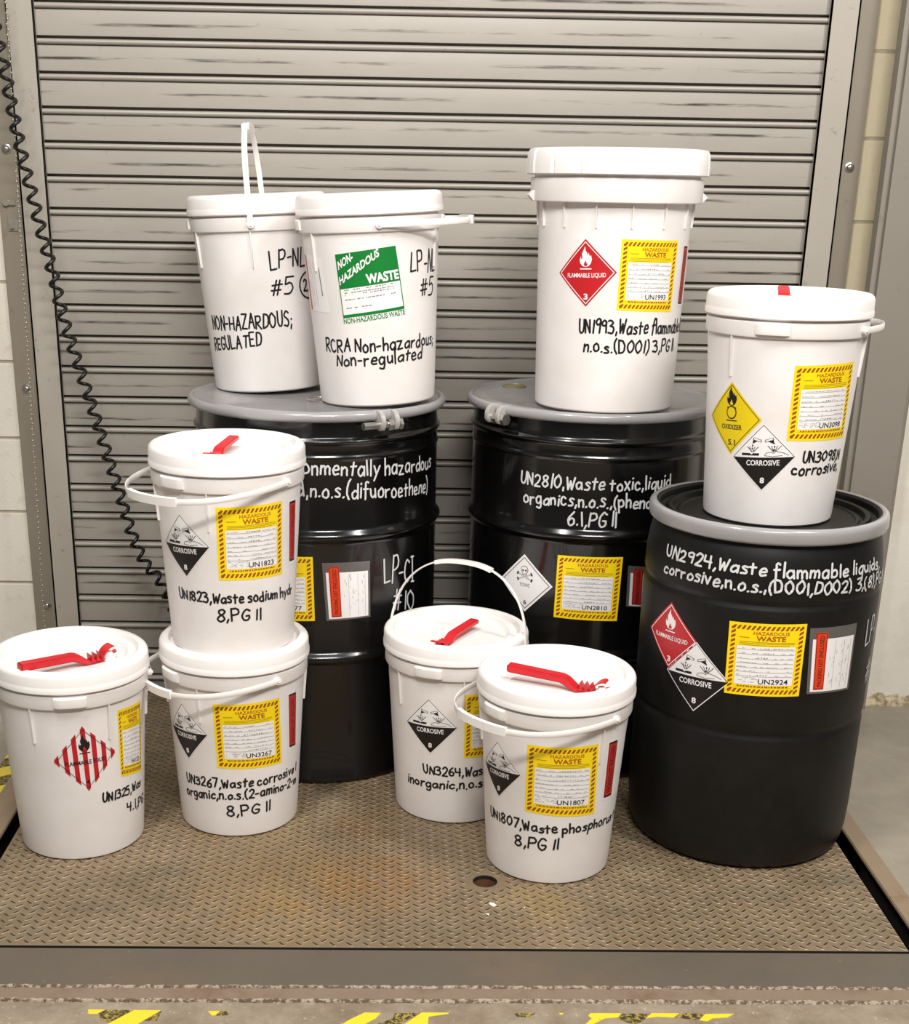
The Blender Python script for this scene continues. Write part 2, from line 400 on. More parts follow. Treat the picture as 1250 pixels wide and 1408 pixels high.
FLAME = [(0, -.02), (-.10, 0), (-.19, .09), (-.21, .2), (-.17, .31), (-.16, .22), (-.11, .24), (-.13, .38), (-.07, .5), (-.01, .62), (0, .48), (.05, .42), (.08, .34), (.11, .42), (.14, .3), (.19, .34), (.22, .2), (.18, .08), (.1, 0)]
FLAME_IN = [(0, 0), (-.07, .03), (-.09, .12), (-.04, .2), (-.02, .3), (.04, .22), (.06, .12), (.09, .16), (.09, .06), (.05, .01)]
def flame(d, cx, cy, s, m, inner, layer):
    d.poly([(cx+x*s, cy+y*s) for x, y in FLAME], layer, m, tess=True)
    d.poly([(cx+x*s*.7, cy+y*s*.6) for x, y in FLAME_IN], layer+1, inner, tess=True)
    d.rect(cx-.2*s, cy-.10*s, cx+.2*s, cy-.065*s, layer, m)
def ring_dia(d, r, wd, layer, m):
    P = [(0, r), (r, 0), (0, -r), (-r, 0)]; q = r-wd; I = [(0, q), (q, 0), (0, -q), (-q, 0)]
    for i in range(4):
        j = (i+1) % 4; d.poly([P[i], P[j], I[j], I[i]], layer, m)
DIA = [(0, 1), (1, 0), (0, -1), (-1, 0)]
def placard(parent, rf, quad, kind):
    d = Decal(rf, dia_map(quad), [I_WHT, I_BLK, I_RED, I_OXY, I_GRY])
    if kind == 'flammable_liquid':
        d.poly(DIA, 0, I_RED); ring_dia(d, .93, .035, 1, I_WHT)
        flame(d, 0, .2, .95, I_WHT, I_RED, 1)
        d.text('FLAMMABLE LIQUID', -.64, -.13, .66, .135, 1, I_WHT, .012)
        d.text('3', -.07, -.78, .07, .17, 1, I_WHT, .03)
        name = 'flammable_placard'
    elif kind == 'oxidizer':
        d.poly(DIA, 0, I_OXY); ring_dia(d, .93, .025, 1, I_BLK)
        flame(d, 0, .36, .85, I_BLK, I_OXY, 1)
        d.pline(circ(0, .16, .17), .035, 1, I_BLK); d.poly(circ(0, .16, .15)[:-1], 2, I_OXY)
        d.rect(-.2, -.08, .2, -.05, 1, I_BLK)
        d.text('OXIDIZER', -.38, -.3, .38, .13, 1, I_BLK, .02)
        d.text('5.1', -.1, -.74, .16, .16, 1, I_BLK, .02)
        name = 'oxidizer_placard'
    elif kind == 'toxic':
        d.poly(DIA, 0, I_WHT); ring_dia(d, .9, .03, 1, I_BLK)
        d.poly(circ(0, .46, .14)[:-1], 1, I_BLK); d.poly(circ(0, .46, .12)[:-1], 2, I_WHT)
        d.rect(-.08, .28, .08, .38, 1, I_BLK); d.rect(-.06, .295, .06, .38, 2, I_WHT)
        for sx_ in (-.055, .055): d.poly(circ(sx_, .44, .035, 8)[:-1], 3, I_BLK)
        for k in (-.03, 0, .03): d.rect(k-.005, .3, k+.005, .35, 3, I_BLK)
        for sg in (-1, 1):
            d.line(-.24*sg, .32, .24*sg, .12, .035, 1, I_BLK)
            d.line(-.24*sg, .32, .24*sg, .12, .015, 2, I_WHT)
            for (x, y) in ((-.25*sg, .35), (-.27*sg, .30), (.25*sg, .09), (.27*sg, .14)): d.poly(circ(x, y, .035, 8)[:-1], 1, I_BLK)
        d.text('TOXIC', -.2, -.12, .2, .12, 1, I_BLK, .0)
        d.text('6', -.05, -.74, .06, .16, 1, I_BLK, .02)
        name = 'toxic_placard'
    elif kind == 'flammable_solid':
        # seven vertical red bars printed straight on the pail, cut to the diamond
        n = 13; wbar = 2/n
        for k in range(0, n, 2):
            a = -1+k*wbar; b = a+wbar
            pts = [(a, 1-abs(a)+.04), (b, 1-abs(b)+.04), (b, -(1-abs(b))-.04), (a, -(1-abs(a))-.04)]
            if a < 0 < b: pts = [(a, 1-abs(a)), (0, 1.03), (b, 1-abs(b)), (b, -(1-abs(b))), (0, -1.03), (a, -(1-abs(a)))]
            d.poly(pts, 0, I_RED)
        ring_dia(d, .93, .022, 1, I_BLK)
        flame(d, 0, .26, .85, I_BLK, I_RED, 1)
        d.text('FLAMMABLE SOLID', -.66, -.16, .66, .13, 1, I_BLK, .02)
        d.text('4', -.06, -.8, .06, .15, 1, I_BLK, .02)
        name = 'flammable_placard'
    else:
        d.poly([(0, 1.03), (1.03, 0), (0, -1.03), (-1.03, 0)], 0, I_WHT); ring_dia(d, .99, .022, 1, I_BLK)
        d.poly([(-.98, 0), (.98, 0), (0, -.98)], 1, I_BLK)
        # tilted tubes pouring on a bar and on a hand
        d.poly([(-.33, .53), (-.05, .46), (-.05, .54), (-.30, .61)], 1, I_GRY); d.poly([(-.29, .54), (-.08, .485), (-.08, .525), (-.28, .59)], 2, I_WHT)
        d.poly([(-.34, .42), (-.12, .52), (-.3, .55)], 1, I_BLK)
        d.poly([(.33, .53), (.05, .46), (.05, .54), (.30, .61)], 1, I_GRY); d.poly([(.29, .54), (.08, .485), (.08, .525), (.28, .59)], 2, I_WHT)
        d.poly([(.36, .40), (.12, .5), (.3, .55)], 1, I_BLK)
        for (x, y) in ((-.33, .36), (-.34, .27), (.35, .33), (.34, .24)): d.poly(circ(x, y, .022, 6, ry=.04)[:-1], 1, I_BLK)
        for (x, dx) in ((-.34, -.16), (-.36, -.07), (-.32, .07), (-.3, .16)): d.line(x, .17, x+dx, .33, .02, 1, I_BLK)
        for (x, dx) in ((.32, -.18), (.33, -.08), (.36, .08), (.38, .18)): d.line(x, .18, x+dx, .36, .02, 1, I_BLK)
        d.rect(-.68, .06, -.12, .13, 1, I_BLK); d.poly([(-.42, .13), (-.3, .13), (-.36, .09)], 2, I_WHT)
        d.pline([(.05, .06), (.1, .14), (.25, .17), (.32, .13), (.4, .19), (.62, .14), (.8, .06)], .02, 1, I_GRY)
        d.pline([(.05, .06), (.3, .03), (.6, .06)], .018, 1, I_GRY)
        d.text('CORROSIVE', -.52, -.24, .52, .165, 2, I_WHT, .02)
        d.text('8', -.07, -.78, .07, .17, 2, I_WHT, .03)
        name = 'corrosive_placard'
    return d.done(name, parent)

def pouch(parent, rf, quad, film=True, strip=I_ORG, only_strip=False, seed=1):
    d = Decal(rf, quad_map(quad), [POU, I_WHT, strip, I_BLK, I_GRY])
    rr = random.Random(seed)
    if only_strip:
        d.rect(0, 0, 1, 1, 0, I_WHT)
        d.rect(.06, .05, .42, .97, 1, strip); d.pline([(.085, .06), (.085, .96), (.395, .96), (.395, .06), (.085, .06)], .012, 2, I_BLK, .4)
        d.text('PACKING LIST ENCLOSED', .32, .12, .90, .17, 2, I_BLK, .0, rot=True)
        return d.done('packing_list_pouch', parent)
    d.rect(0, 0, 1, 1, 0, POU)
    d.rect(.06, .03, .95, .83, 1, I_WHT)
    d.rect(.12, .06, .34, .93, 2, strip)
    d.pline([(.135, .075), (.135, .915), (.325, .915), (.325, .075), (.135, .075)], .008, 3, I_BLK)
    d.text('PACKING LIST ENCLOSED', .275, .11, .88, .085, 3, I_BLK, .0, rot=True)
    for k in range(26):
        u = rr.uniform(.4, .86); v = rr.uniform(.1, .76); d.rect(u, v, u+.006, v+rr.uniform(.02, .07), 2, I_GRY)
    for u in (.52, .72, .88): d.rect(u, .06, u+.004, .8, 2, I_GRY)
    return d.done('packing_list_pouch', parent)
# ------------------------------------------------------------------ handwriting: single-stroke letters, cap height 10
_G = {
'A': '0,0 3,10 6,0/1,4 5,4', 'C': '~5.5,8.5 3,10 .5,7 .3,3 2.5,0 5.5,1.3', 'D': '0,0 0,10/~0,10 4,9 5.5,5 4,1 0,0', 'E': '5,10 0,10 0,0 5,0/0,5 4,5',
'G': '~5.5,8.5 3,10 .5,7 0,3 2,0 4.5,.3 5.5,2 5.3,4/5.3,4 2.8,4', 'H': '0,0 0,10/5.5,0 5.5,10/0,5 5.5,5', 'I': '.6,0 .6,10', 'L': '0,10 0,0 5,.5', 'N': '0,0 0,10 5.2,0 5.2,10',
'O': '~3,10 .3,7.5 .2,3 3,0 6,3 6,7 3,10', 'P': '0,0 0,10/~0,9.8 4,10 5.5,7.5 4,5.2 0,4.6', 'R': '0,0 0,10/~0,9.8 4,10 5,7.7 3.6,5.4 0,5/1,5 5.5,0', 'S': '~5.3,8.8 3,10 .7,8.4 1.2,6.2 4,4.6 5.3,2.3 3.4,0 0,.9',
'T': '0,10 6,10/3,10 3,0', 'U': '~0,10 .2,3 2,0 4.3,.6 5.2,4 5.2,10', 'W': '0,10 1.6,0 3.4,7 5.2,0 7,10', 'Z': '0,10 5.5,10 0,0 5.5,0',
'0': '~3,10 .2,7 .2,3 3,0 5.6,3 5.6,7 3,10', '1': '1.6,10 1.5,0', '|': '.3,10 3.4,10/1.8,10 1.8,0/.2,0 3.4,0', '2': '~0,8 2.2,10 4.8,8.6 4.2,5 0,0/0,0 5.4,0', '3': '~0,9.4 3,10 5,8 2,5.6/~2,5.6 5,5 5.7,2.4 3.6,0 0,.6',
'4': '0,10 0,5 5.6,5/4.8,10 4.6,0', '5': '5.4,10 .8,10 .4,5.8/~.4,5.8 3.6,6.4 5.4,3.4 3.6,.3 0,.2', '6': '~4.4,10 1.2,6.4 .2,2.6 2.2,0 5,1.4 4.6,4.6 2,4.8 .5,3', '7': '0,10 5.4,10 2.2,0',
'8': '~5,8.5 3,10 .7,8.6 1.2,6.5 4.2,4.3 5.3,2 3,0 .3,1.6 1,4 4.2,6.4 5,8.5', '9': '~5,8.4 3,10 .2,8.3 1,5.8 4,6 5,8.6/5,9 4.4,0', '#': '1.6,0 2.4,10/4,0 4.8,10/0,3.2 6,3.6/.4,6.6 6.4,7',
'(': '~2.4,11.5 .4,8 .3,2.5 2.2,-1.5', ')': '~0,11.5 2,8 2.1,2.5 .2,-1.5', '.': '.4,0 .8,.3', ',': '1,.8 .2,-2', ';': '1,.8 .2,-2/.9,4.4 1.2,4.7', '-': '0,4 3.4,4.2', '/': '0,-1 4,11',
'a': '~5,4.6 3,6.2 .4,4 .6,1 2.6,0 4.8,2.4/5,6 5.2,0', 'b': '.4,11 .4,0/~.4,4 3,6 5,3.6 3.6,.2 .4,.6', 'c': '~4.6,5 2.6,6.2 .4,4 .6,1 2.6,0 4.8,1', 'd': '~4.8,4.6 2.8,6 .3,3.8 .7,.8 2.6,0 4.6,2/4.8,11 5,0',
'e': '~.4,3 4.6,3.6 3.6,6 1.4,5.6 .2,3 1.4,.2 4.8,.8', 'f': '~4.2,10 2.4,10.6 1.6,8 1.6,-1/0,5.6 4,6', 'g': '~4.8,4.8 2.8,6.2 .3,4 .8,.8 2.8,.3 4.7,2.6/~4.9,6 5,0 3.6,-3.8 .4,-3', 'h': '.3,11 .3,0/~.3,3.6 2.6,6 4.4,4.8 4.6,0',
'i': '.5,6 .5,0/.5,8.6 .7,9', 'l': '.5,11 .6,0', 'm': '.2,6 .2,0/~.2,4 2,6 3.4,4.6 3.5,0/~3.5,4 5.4,6 6.8,4.6 7,0', 'n': '.2,6 .2,0/~.2,3.8 2.4,6 4.2,4.8 4.4,0', 'o': '~2.6,6.2 .3,4 .6,1 2.6,0 4.8,1.4 4.6,4.6 2.6,6.2',
'p': '.2,6 .3,-4.5/~.3,4.4 2.8,6.2 4.8,4 3.8,.8 .3,.8', 'q': '~4.6,4.8 2.8,6 .3,4 .8,.6 2.8,.2 4.6,2.4/4.8,6 4.8,-4.5', 'r': '.2,6 .3,0/~.3,3.4 1.8,5.6 4,5.8', 's': '~4.2,5.4 2.2,6.2 .5,4.8 3.8,2.4 3.4,.3 .2,.3', 't': '1.8,9 1.9,0/0,6 4.2,6.2',
'u': '~.2,6 .4,1.4 2.2,0 4.2,2/4.4,6 4.6,0', 'v': '0,6 2.2,0 4.6,6', 'x': '0,6 4.4,0/4.6,6 .2,0', 'y': '0,6 2.4,.6/4.8,6 1,-4.4', 'z': '0,6 4.4,6 0,0 4.8,.2', 'w': '0,6 1.4,0 3,5 4.6,0 6,6'}
def _strokes(ch):
    out = []
    for st_ in _G[ch].split('/'):
        sm = st_[0] == '~'; pts = [tuple(float(q) for q in p.split(',')) for p in st_.lstrip('~').split()]
        if sm and len(pts) > 2:
            P = [pts[0]]+pts+[pts[-1]]; res = []
            for i in range(1, len(P)-2):
                for k in range(4):
                    t = k/4; a, b, c, d = P[i-1], P[i], P[i+1], P[i+2]
                    res.append(tuple(.5*(2*b[j]+(c[j]-a[j])*t+(2*a[j]-5*b[j]+4*c[j]-d[j])*t*t+(3*b[j]-a[j]-3*c[j]+d[j])*t**3) for j in (0, 1)))
            res.append(pts[-1]); pts = res
        out.append(pts)
    return out
def handwriting(parent, rf, lines, m, cap, pen, seed=1):
    """lines: (text, baseline points [(angle, height)...], extra chars after the last point)"""
    rr = random.Random(seed)
    for ln in lines:
        d = Decal(rf, None, [m], .0006)
        s, bl = ln[0], ln[1]; extra = ln[2] if len(ln) > 2 else ''; cp = ln[3] if len(ln) > 3 else cap
        adv = lambda ch: 3.2 if ch == ' ' else max(p[0] for st_ in _strokes(ch) for p in st_)+2.3
        W = sum(adv(c) for c in s)-2.3
        th0, th1 = bl[0][0], bl[-1][0]
        if len(bl) == 2: zf = lambda t: bl[0][1]+(bl[1][1]-bl[0][1])*(t-th0)/(th1-th0)
        else:
            (a, za), (b, zb), (c, zc_) = bl
            def zf(t): 
                t = min(t, c+.1)
                return za*(t-b)*(t-c)/((a-b)*(a-c))+zb*(t-a)*(t-c)/((b-a)*(b-c))+zc_*(t-a)*(t-b)/((c-a)*(c-b))
        x = 0
        for ch in s+extra:
            if ch == ' ': x += 3.2; continue
            sl = rr.uniform(-.10, .14); dy = rr.uniform(-.7, .7); sc = rr.uniform(.9, 1.14)
            for st_ in _strokes(ch):
                P = []
                for (px, py) in st_:
                    jx = rr.uniform(-.2, .2); jy = rr.uniform(-.2, .2)
                    t = th0+(th1-th0)*(x+px+jx+sl*py)/W
                    P.append((t, zf(t)+(py*sc+dy+jy)*cp/10))
                r0 = rf(P[0][1]); hw = pen/2
                for p in P:
                    d.raw([(p[0]+hw*math.cos(k*PI/4)/r0, p[1]+hw*math.sin(k*PI/4)) for k in range(8)], 0, m)
                for p, q in zip(P, P[1:]):
                    dx, dz = (q[0]-p[0])*r0, q[1]-p[1]; l = math.hypot(dx, dz) or 1e-6; nx, nz = -dz/l*hw/r0, dx/l*hw
                    d.raw([(p[0]+nx, p[1]+nz), (p[0]-nx, p[1]-nz), (q[0]-nx, q[1]-nz), (q[0]+nx, q[1]+nz)], 0, m)
            x += adv(ch)
        d.done('handwriting', parent)

# ------------------------------------------------------------------ the setting
def slab(name, boxes, m, kind='structure', parent=None, bev=0, loc=None):
    bm = bmesh.new()
    for b in boxes: box(bm, *b, bev=bev)
    return obj(name, bm, m, parent, kind=kind, loc=loc)
XL, XR = -.827, .985                      # deck plate edges
slab('floor', [(-4, -.915, -3.5, 3.75, -.12, -.001), (1.06, 4, 1.985, 3.75, -.12, -.001)], CON)
bm = bmesh.new(); prism(bm, [(-.915, -3.5), (4, -3.5), (4, 2.0), (-.915, 1.985)], -.12, -.0012)
front_floor = obj('floor', bm, FLR2, kind='structure')
slab('trim_1', [(-1.0, 1.2, 1.9, 3.8, -.42, -.36), (-1.0, -.915, 1.9, 3.8, -.40, -.13), (1.06, 1.2, 1.9, 3.8, -.40, -.13), (-1.0, 1.2, 1.86, 1.98, -.4, -.13), (1.05, 1.058, 2.16, 3.6, -.36, -.009), (-.9, -.892, 2.16, 3.6, -.36, -.009)], PIT)
# rails along the pit
t = slab('trim_2', [(1.018, 1.06, 2.155, 3.6, -.008, .001)], RAIL, bev=.002)
t = slab('trim_3', [(-.915, -.855, 2.155, 3.6, -.008, .001)], RAIL, bev=.002)
bm = bmesh.new(); prism(bm, [(-1.4, 2.024), (-1.4, 2.154), (1.4, 2.154), (1.4, 2.044)], -.05, .0)
obj('trim_4', bm, BAR, kind='structure')
bm = bmesh.new(); prism(bm, [(-1.4, 1.98), (-1.4, 2.022), (1.4, 2.042), (1.4, 1.996)], -.05, -.001)
strip = obj('trim_5', bm, STRIP, kind='structure')
def weld(y0, y1, seed, rr_=.004):
    b = bmesh.new(); rr = random.Random(seed); pts = []
    for i in range(360):
        x = -1.4+2.8*i/359; pts.append((x, y0+(y1-y0)*i/359+rr.uniform(-.0015, .0015), -.001+rr.uniform(-.0012, .001)))
    tube(b, pts, rr_, 6); return b
for a in ((2.024, 2.042, 3, .0035), (1.981, 1.997, 4, .0045)):
    obj('weld_bead', weld(*a), WELD, strip, smooth=40)

# cinder-block walls beside the door: every block is a piece
def block_wall(name, x0, x1, y, joints, m, first_w, side):
    w_ = obj_from(name, x0, x1, y)
    me_cache = {}
    for k in range(len(joints)-1):
        z0, z1 = joints[k], joints[k+1]; x = x1 if side < 0 else x0; wd = first_w if k % 2 else .39
        while (x > x0+.005) if side < 0 else (x < x1-.005):
            xa, xb = (max(x-wd, x0), x) if side < 0 else (x, min(x+wd, x1))
            key = (round(xb-xa, 3), round(z1-z0, 3))
            if key not in me_cache:
                bm = bmesh.new(); box(bm, 0, xb-xa-.005, 0, .09, 0, z1-z0-.006, bev=.0025); me_cache[key] = mesh_of('block', bm, m)
            link('block', me_cache[key], w_, loc=(xa+.0025, y+random.uniform(-.0008, .0008), z0+.003))
            x = xa if side < 0 else xb; wd = .39
    return w_
def obj_from(name, x0, x1, y):
    bm = bmesh.new(); box(bm, x0, x1, y+.0035, y+.16, -.02, 2.6)
    return obj(name, bm, MOR, kind='structure')
jl = [0, .098]+[.2978+.1998*k for k in range(12)]
block_wall('wall_left', -1.95, -.995, 3.545, jl, BLK_W, .2, -1)
jr = [0, .095, .292, .489]+[.686+.197*k for k in range(10)]
wr = block_wall('wall_right', 1.152, 1.25, 3.545, jr, BLK_Y, .2, 1)
slab('plaster_face', [(1.235, 3.2, 3.452, 3.70, -.02, 2.6)], WPL, kind=None, parent=wr)
# rough caulk and chipped paint at the foot of the walls
def rough_strip(x0, x1, y, z1, m, parent, seed):
    rr = random.Random(seed); bm = bmesh.new(); n = int((x1-x0)/.02); rows = []
    for i in range(n+1):
        x = x0+(x1-x0)*i/n
        rows.append([bm.verts.new((x, y-.012+rr.uniform(-.005, .004), -.002)), bm.verts.new((x, y-.010+rr.uniform(-.005, .004), .012)), bm.verts.new((x, y-.004+rr.uniform(-.002, .003), z1*.6)), bm.verts.new((x, y+.004, z1+rr.uniform(-.012, .012)))])
    for a, b in zip(rows, rows[1:]):
        for k in range(3): bm.faces.new((a[k], b[k], b[k+1], a[k+1]))
    obj('rough_base', bm, m, parent, smooth=60)
rough_strip(1.24, 3.2, 3.452, .035, CAULK, wr, 5)
rough_strip(-1.95, -1.0, 3.545, .2, BLK_W, bpy.data.objects['wall_left'], 6)
slab('wall_back', [(-4, 4, 3.75, 3.9, -.1, 2.6)], MOR)

# roll-up door
door = thing('door_1', (0, 3.55, 0), None, None, kind='structure')
SP = .07807; Z0 = 1.7489
prof = [(.026, 0), (.026, -.0046), (0, -.0050), (-.003, -.0054)]
for k in range(9):
    a = PI/2+PI*k/8; prof.append((-.003+.0062*math.cos(a)*1.0, -.0112+.0060*math.sin(a)))
prof += [(0, -.0176), (.005, -.0180), (.005, -.0196), (0, -.0200), (-.0014, -.046), (0, -.0762), (.0015, -.0766), (.026, -.0767), (.026, -SP)]
def slat_mesh():
    bm = bmesh.new(); rows = [[bm.verts.new((x, y, z)) for y, z in prof] for x in (-1.0, 1.14)]
    for k in range(len(prof)-1): bm.faces.new((rows[0][k], rows[0][k+1], rows[1][k+1], rows[1][k]))
    a = bm.verts.new((-1.0, .03, 0)); b = bm.verts.new((1.14, .03, 0)); c = bm.verts.new((1.14, .03, -SP)); d = bm.verts.new((-1.0, .03, -SP))
    bm.faces.new((a, b, c, d)); bm.faces.new((rows[0][0], rows[1][0], b, a)); bm.faces.new((rows[0][-1], d, c, rows[1][-1]))
    bmesh.ops.recalc_face_normals(bm, faces=bm.faces)
    return mesh_of('slat', bm, SLT, 35)
sm = slat_mesh()
for i in range(-9, 23): link('slat', sm, door, loc=(0, 0, Z0-i*SP))
bm = bmesh.new(); box(bm, -1.0, 1.14, -.012, .02, -.02, Z0-23*SP+SP*.0, bev=.003); obj('bottom_bar', bm, GDE, door)
for (xa, xb) in ((-.944, -.876), (1.034, 1.106)):
    bm = bmesh.new(); box(bm, xa, xb, -.020, -.014, -.02, 2.5, bev=.0015)
    inner = xb if xa < 0 else xa
    sgn = 1 if xa < 0 else -1
    box(bm, min(inner, inner-sgn*.006), max(inner, inner-sgn*.006), -.020, -.009, -.02, 2.5, bev=.0015)
    outer = xa if xa < 0 else xb
    box(bm, min(outer, outer+sgn*.006), max(outer, outer+sgn*.006), -.020, .03, -.02, 2.5, bev=.0015)
    obj('guide_rail', bm, GDE, door)
for (xa, xb) in ((-1.000, -.938), (1.100, 1.152)):
    bm = bmesh.new(); box(bm, xa, xb, -.015, -.007, -.02, 2.5, bev=.0015); obj('jamb_angle', bm, ANG, door)
def bolt_mesh():
    bm = bmesh.new(); lathe(bm, [(0, 0), (.012, 0), (.012, .0015), (.0085, .0025), (.008, .005), (.006, .008), (.003, .0092), (0, .0095)], 20)
    bmesh.ops.rotate(bm, verts=bm.verts, matrix=Matrix.Rotation(PI/2, 3, 'X')); return mesh_of('bolt', bm, ZNC, 40)
bmz = bolt_mesh()
for x, z in ((1.126, 1.407), (-.970, 1.415), (-.970, .831), (-.965, .236), (1.126, .83), (1.126, .25)): link('bolt', bmz, door, loc=(x, -.015, z))
bm = bmesh.new()                                   # torn sticker and a small latch plate on the left jamb
box(bm, -.982, -.958, -.0175, -.015, 1.222, 1.26, bev=.001); box(bm, -.976, -.966, -.023, -.0175, 1.228, 1.246, bev=.001)
cyl(bm, (-.982, -.015, 1.29), (-.982, -.023, 1.29), .008, 14); box(bm, -.982, -.958, -.021, -.015, 1.283, 1.297, bev=.002)
obj('latch', bm, CHN, door)

# post on the right
t = thing('steel_post', (1.245, 3.42, 0), 'tall grey painted steel post beside the white wall right of the roll-up door', 'post')
bm = bmesh.new(); box(bm, -.07, .07, -.02, .03, -.001, 2.55)
bmesh.ops.bevel(bm, geom=[e for e in bm.edges if abs(e.verts[0].co.z-e.verts[1].co.z) > 1 and e.verts[0].co.y < 0], offset=.014, segments=4, affect='EDGES')
obj('shaft', bm, POST, t, smooth=50)
bm = bmesh.new(); box(bm, -.074, .074, -.024, .03, 2.2, 2.26, bev=.003); obj('collar_band', bm, POST, t)

# beaded chain along the left guide
t = thing('bead_chain', (-.93, 3.452, 0), 'thin hanging chain of pale beads along the left door guide', 'chain')
pb = bmesh.new(); bmesh.ops.create_icosphere(pb, subdivisions=1, radius=.0034)
bm = bmesh.new(); z = .13; k = 0
while z < 2.4:
    x = -.026+.037*(z-.13)/1.6
    join(bm, pb, 0, Matrix.Translation((x+(.0012 if k % 2 else -.0012), 0, z))); z += .0145 if z < .75 else .0115; k += 1
tube(bm, [(-.026+.037*(q-.13)/1.6, 0, q) for q in (.13, .7, 1.3, 2.4)], .0009, 5)
obj('beads', bm, CHN, t, smooth=60, kind='stuff')
pb.free()

# coiled cord
cp = [(-.945, 1.80), (-.929, 1.667), (-.919, 1.607), (-.911, 1.538), (-.901, 1.46), (-.889, 1.38), (-.875, 1.308), (-.863, 1.240), (-.850, 1.178), (-.838, 1.116), (-.826, 1.039), (-.806, .956), (-.784, .872), (-.763, .791), (-.74, .699), (-.719, .615), (-.701, .539), (-.684, .471), (-.656, .403), (-.62, .354), (-.58, .25), (-.56, .12), (-.53, .045), (-.47, .03)]
t = thing('coiled_cord', (-.945, 3.38, 0), 'black coiled cord hanging slantwise across the left side of the roll-up door', 'cord')
P = [Vector((x+.945, 0, z)) for x, z in [(-.975, 2.35)]+cp]
path = []
for i in range(len(P)-1):
    a, b, c, d = P[max(i-1, 0)], P[i], P[i+1], P[min(i+2, len(P)-1)]
    for k in range(12):
        q = k/12; path.append(.5*(2*b+(c-a)*q+(2*a-5*b+4*c-d)*q*q+(3*b-a-3*c+d)*q**3))
L_ = [0]
for a, b in zip(path, path[1:]): L_.append(L_[-1]+(b-a).length)
pts = []; pitch = .0395; tot = L_[-1]; n = int(tot/pitch*14); j = 0
for i in range(n+1):
    s_ = tot*i/n
    while j < len(L_)-2 and L_[j+1] < s_: j += 1
    q = (s_-L_[j])/max(L_[j+1]-L_[j], 1e-6); p = path[j].lerp(path[j+1], q); tg = (path[j+1]-path[j]).normalized()
    e1 = Vector((0, 1, 0)); e2 = tg.cross(e1); ph = 2*PI*s_/pitch
    pts.append(p+e1*.0125*math.cos(ph)+e2*.0125*math.sin(ph))
bm = bmesh.new(); tube(bm, pts, .0047, 8); obj('coil', bm, CORD, t, smooth=60)

# ------------------------------------------------------------------ lift platform with raised tread
plat = thing('lift_platform', (0, 2.16, -.0014), 'rusty brown diamond-tread steel deck under the drums and pails', 'platform')
bm = bmesh.new(); HX, HY, HR = .194, 2.423-2.16, .0255
y0, y1 = 0.0045, 1.37
outer = [(XL, y0), (HX, y0), (XR, y0), (XR, HY), (XR, y1), (HX, y1), (XL, y1), (XL, HY)]
nseg = 32
ov = [bm.verts.new((x, y, 0)) for x, y in outer]
hv = [bm.verts.new((HX+HR*math.cos(2*PI*i/nseg-3*PI/4*1), HY+HR*math.sin(2*PI*i/nseg-3*PI/4), 0)) for i in range(nseg)]
for q in range(8):                              # fan between the outer frame and the hole
    a, b = ov[q], ov[(q+1) % 8]; hs = [hv[(q*4+k) % nseg] for k in range(5)]
    bm.faces.new([a, b]+hs[::-1])
top = bm.faces[:]
r = bmesh.ops.extrude_face_region(bm, geom=top)
for v in [e for e in r['geom'] if isinstance(e, bmesh.types.BMVert)]: v.co.z -= .009
bmesh.ops.recalc_face_normals(bm, faces=bm.faces)
for f in bm.faces: f.material_index = 1 if abs(f.normal.z) < .5 else 0  # side faces take the pit's shade colour so the gaps stay dark
obj('deck_plate', bm, [DECK, PIT], plat)
for pl in ([(.196, 2.335), (.206, 2.332), (.212, 2.322), (.204, 2.318), (.198, 2.326)], [(.186, 2.292), (.195, 2.29), (.193, 2.283)], [(.265, 2.318), (.268, 2.317), (.266, 2.312)]):
    b = bmesh.new(); prism(b, [(x, y-2.16) for x, y in pl], .0008, .0018); obj('paint_chip', b, WPL, plat)
bm = bmesh.new(); lathe(bm, [(HR, -.0005), (HR+.001, -.03), (HR+.001, -.06), (0, -.06)], 32, cx=HX, cy=HY)
for f in bm.faces: f.normal_flip()
obj('hole_sleeve', bm, RUSTH, plat, smooth=40)
bm = bmesh.new(); box(bm, XL+.03, XR-.03, .04, 1.33, -.35, -.3); box(bm, XL+.01, XR-.01, .01, .03, -.10, -.011); box(bm, XL+.008, XL+.02, .01, 1.36, -.10, -.011); box(bm, XR-.02, XR-.008, .01, 1.36, -.10, -.011)
obj('underframe', bm, PIT, plat)
# lugs: lens-shaped bumps in a herringbone
vs, fs, mi = [], [], []
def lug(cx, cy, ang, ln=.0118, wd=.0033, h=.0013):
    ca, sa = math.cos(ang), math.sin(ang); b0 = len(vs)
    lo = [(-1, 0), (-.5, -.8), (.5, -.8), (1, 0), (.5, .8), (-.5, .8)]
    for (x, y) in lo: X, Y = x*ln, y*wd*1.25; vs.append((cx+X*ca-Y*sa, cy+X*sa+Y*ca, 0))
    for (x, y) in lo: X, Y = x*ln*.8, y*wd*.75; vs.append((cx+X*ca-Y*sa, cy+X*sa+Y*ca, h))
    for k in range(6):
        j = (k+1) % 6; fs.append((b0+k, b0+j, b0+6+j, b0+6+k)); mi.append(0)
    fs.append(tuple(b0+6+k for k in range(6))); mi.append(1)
rr = random.Random(11); nx = 0; x = XL+.012
while x < XR-.006:
    y = .016+(.012 if nx % 2 else 0)
    while y < y1-.01:
        if math.hypot(x-HX, y-HY) > HR+.012: lug(x, y, (1 if nx % 2 else -1)*math.radians(44)+rr.uniform(-.05, .05), h=.0013*rr.uniform(.7, 1.1))
        y += .0242
    x += .0160; nx += 1
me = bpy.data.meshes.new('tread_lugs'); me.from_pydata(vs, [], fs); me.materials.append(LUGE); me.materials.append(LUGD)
me.polygons.foreach_set('material_index', mi); me.update()
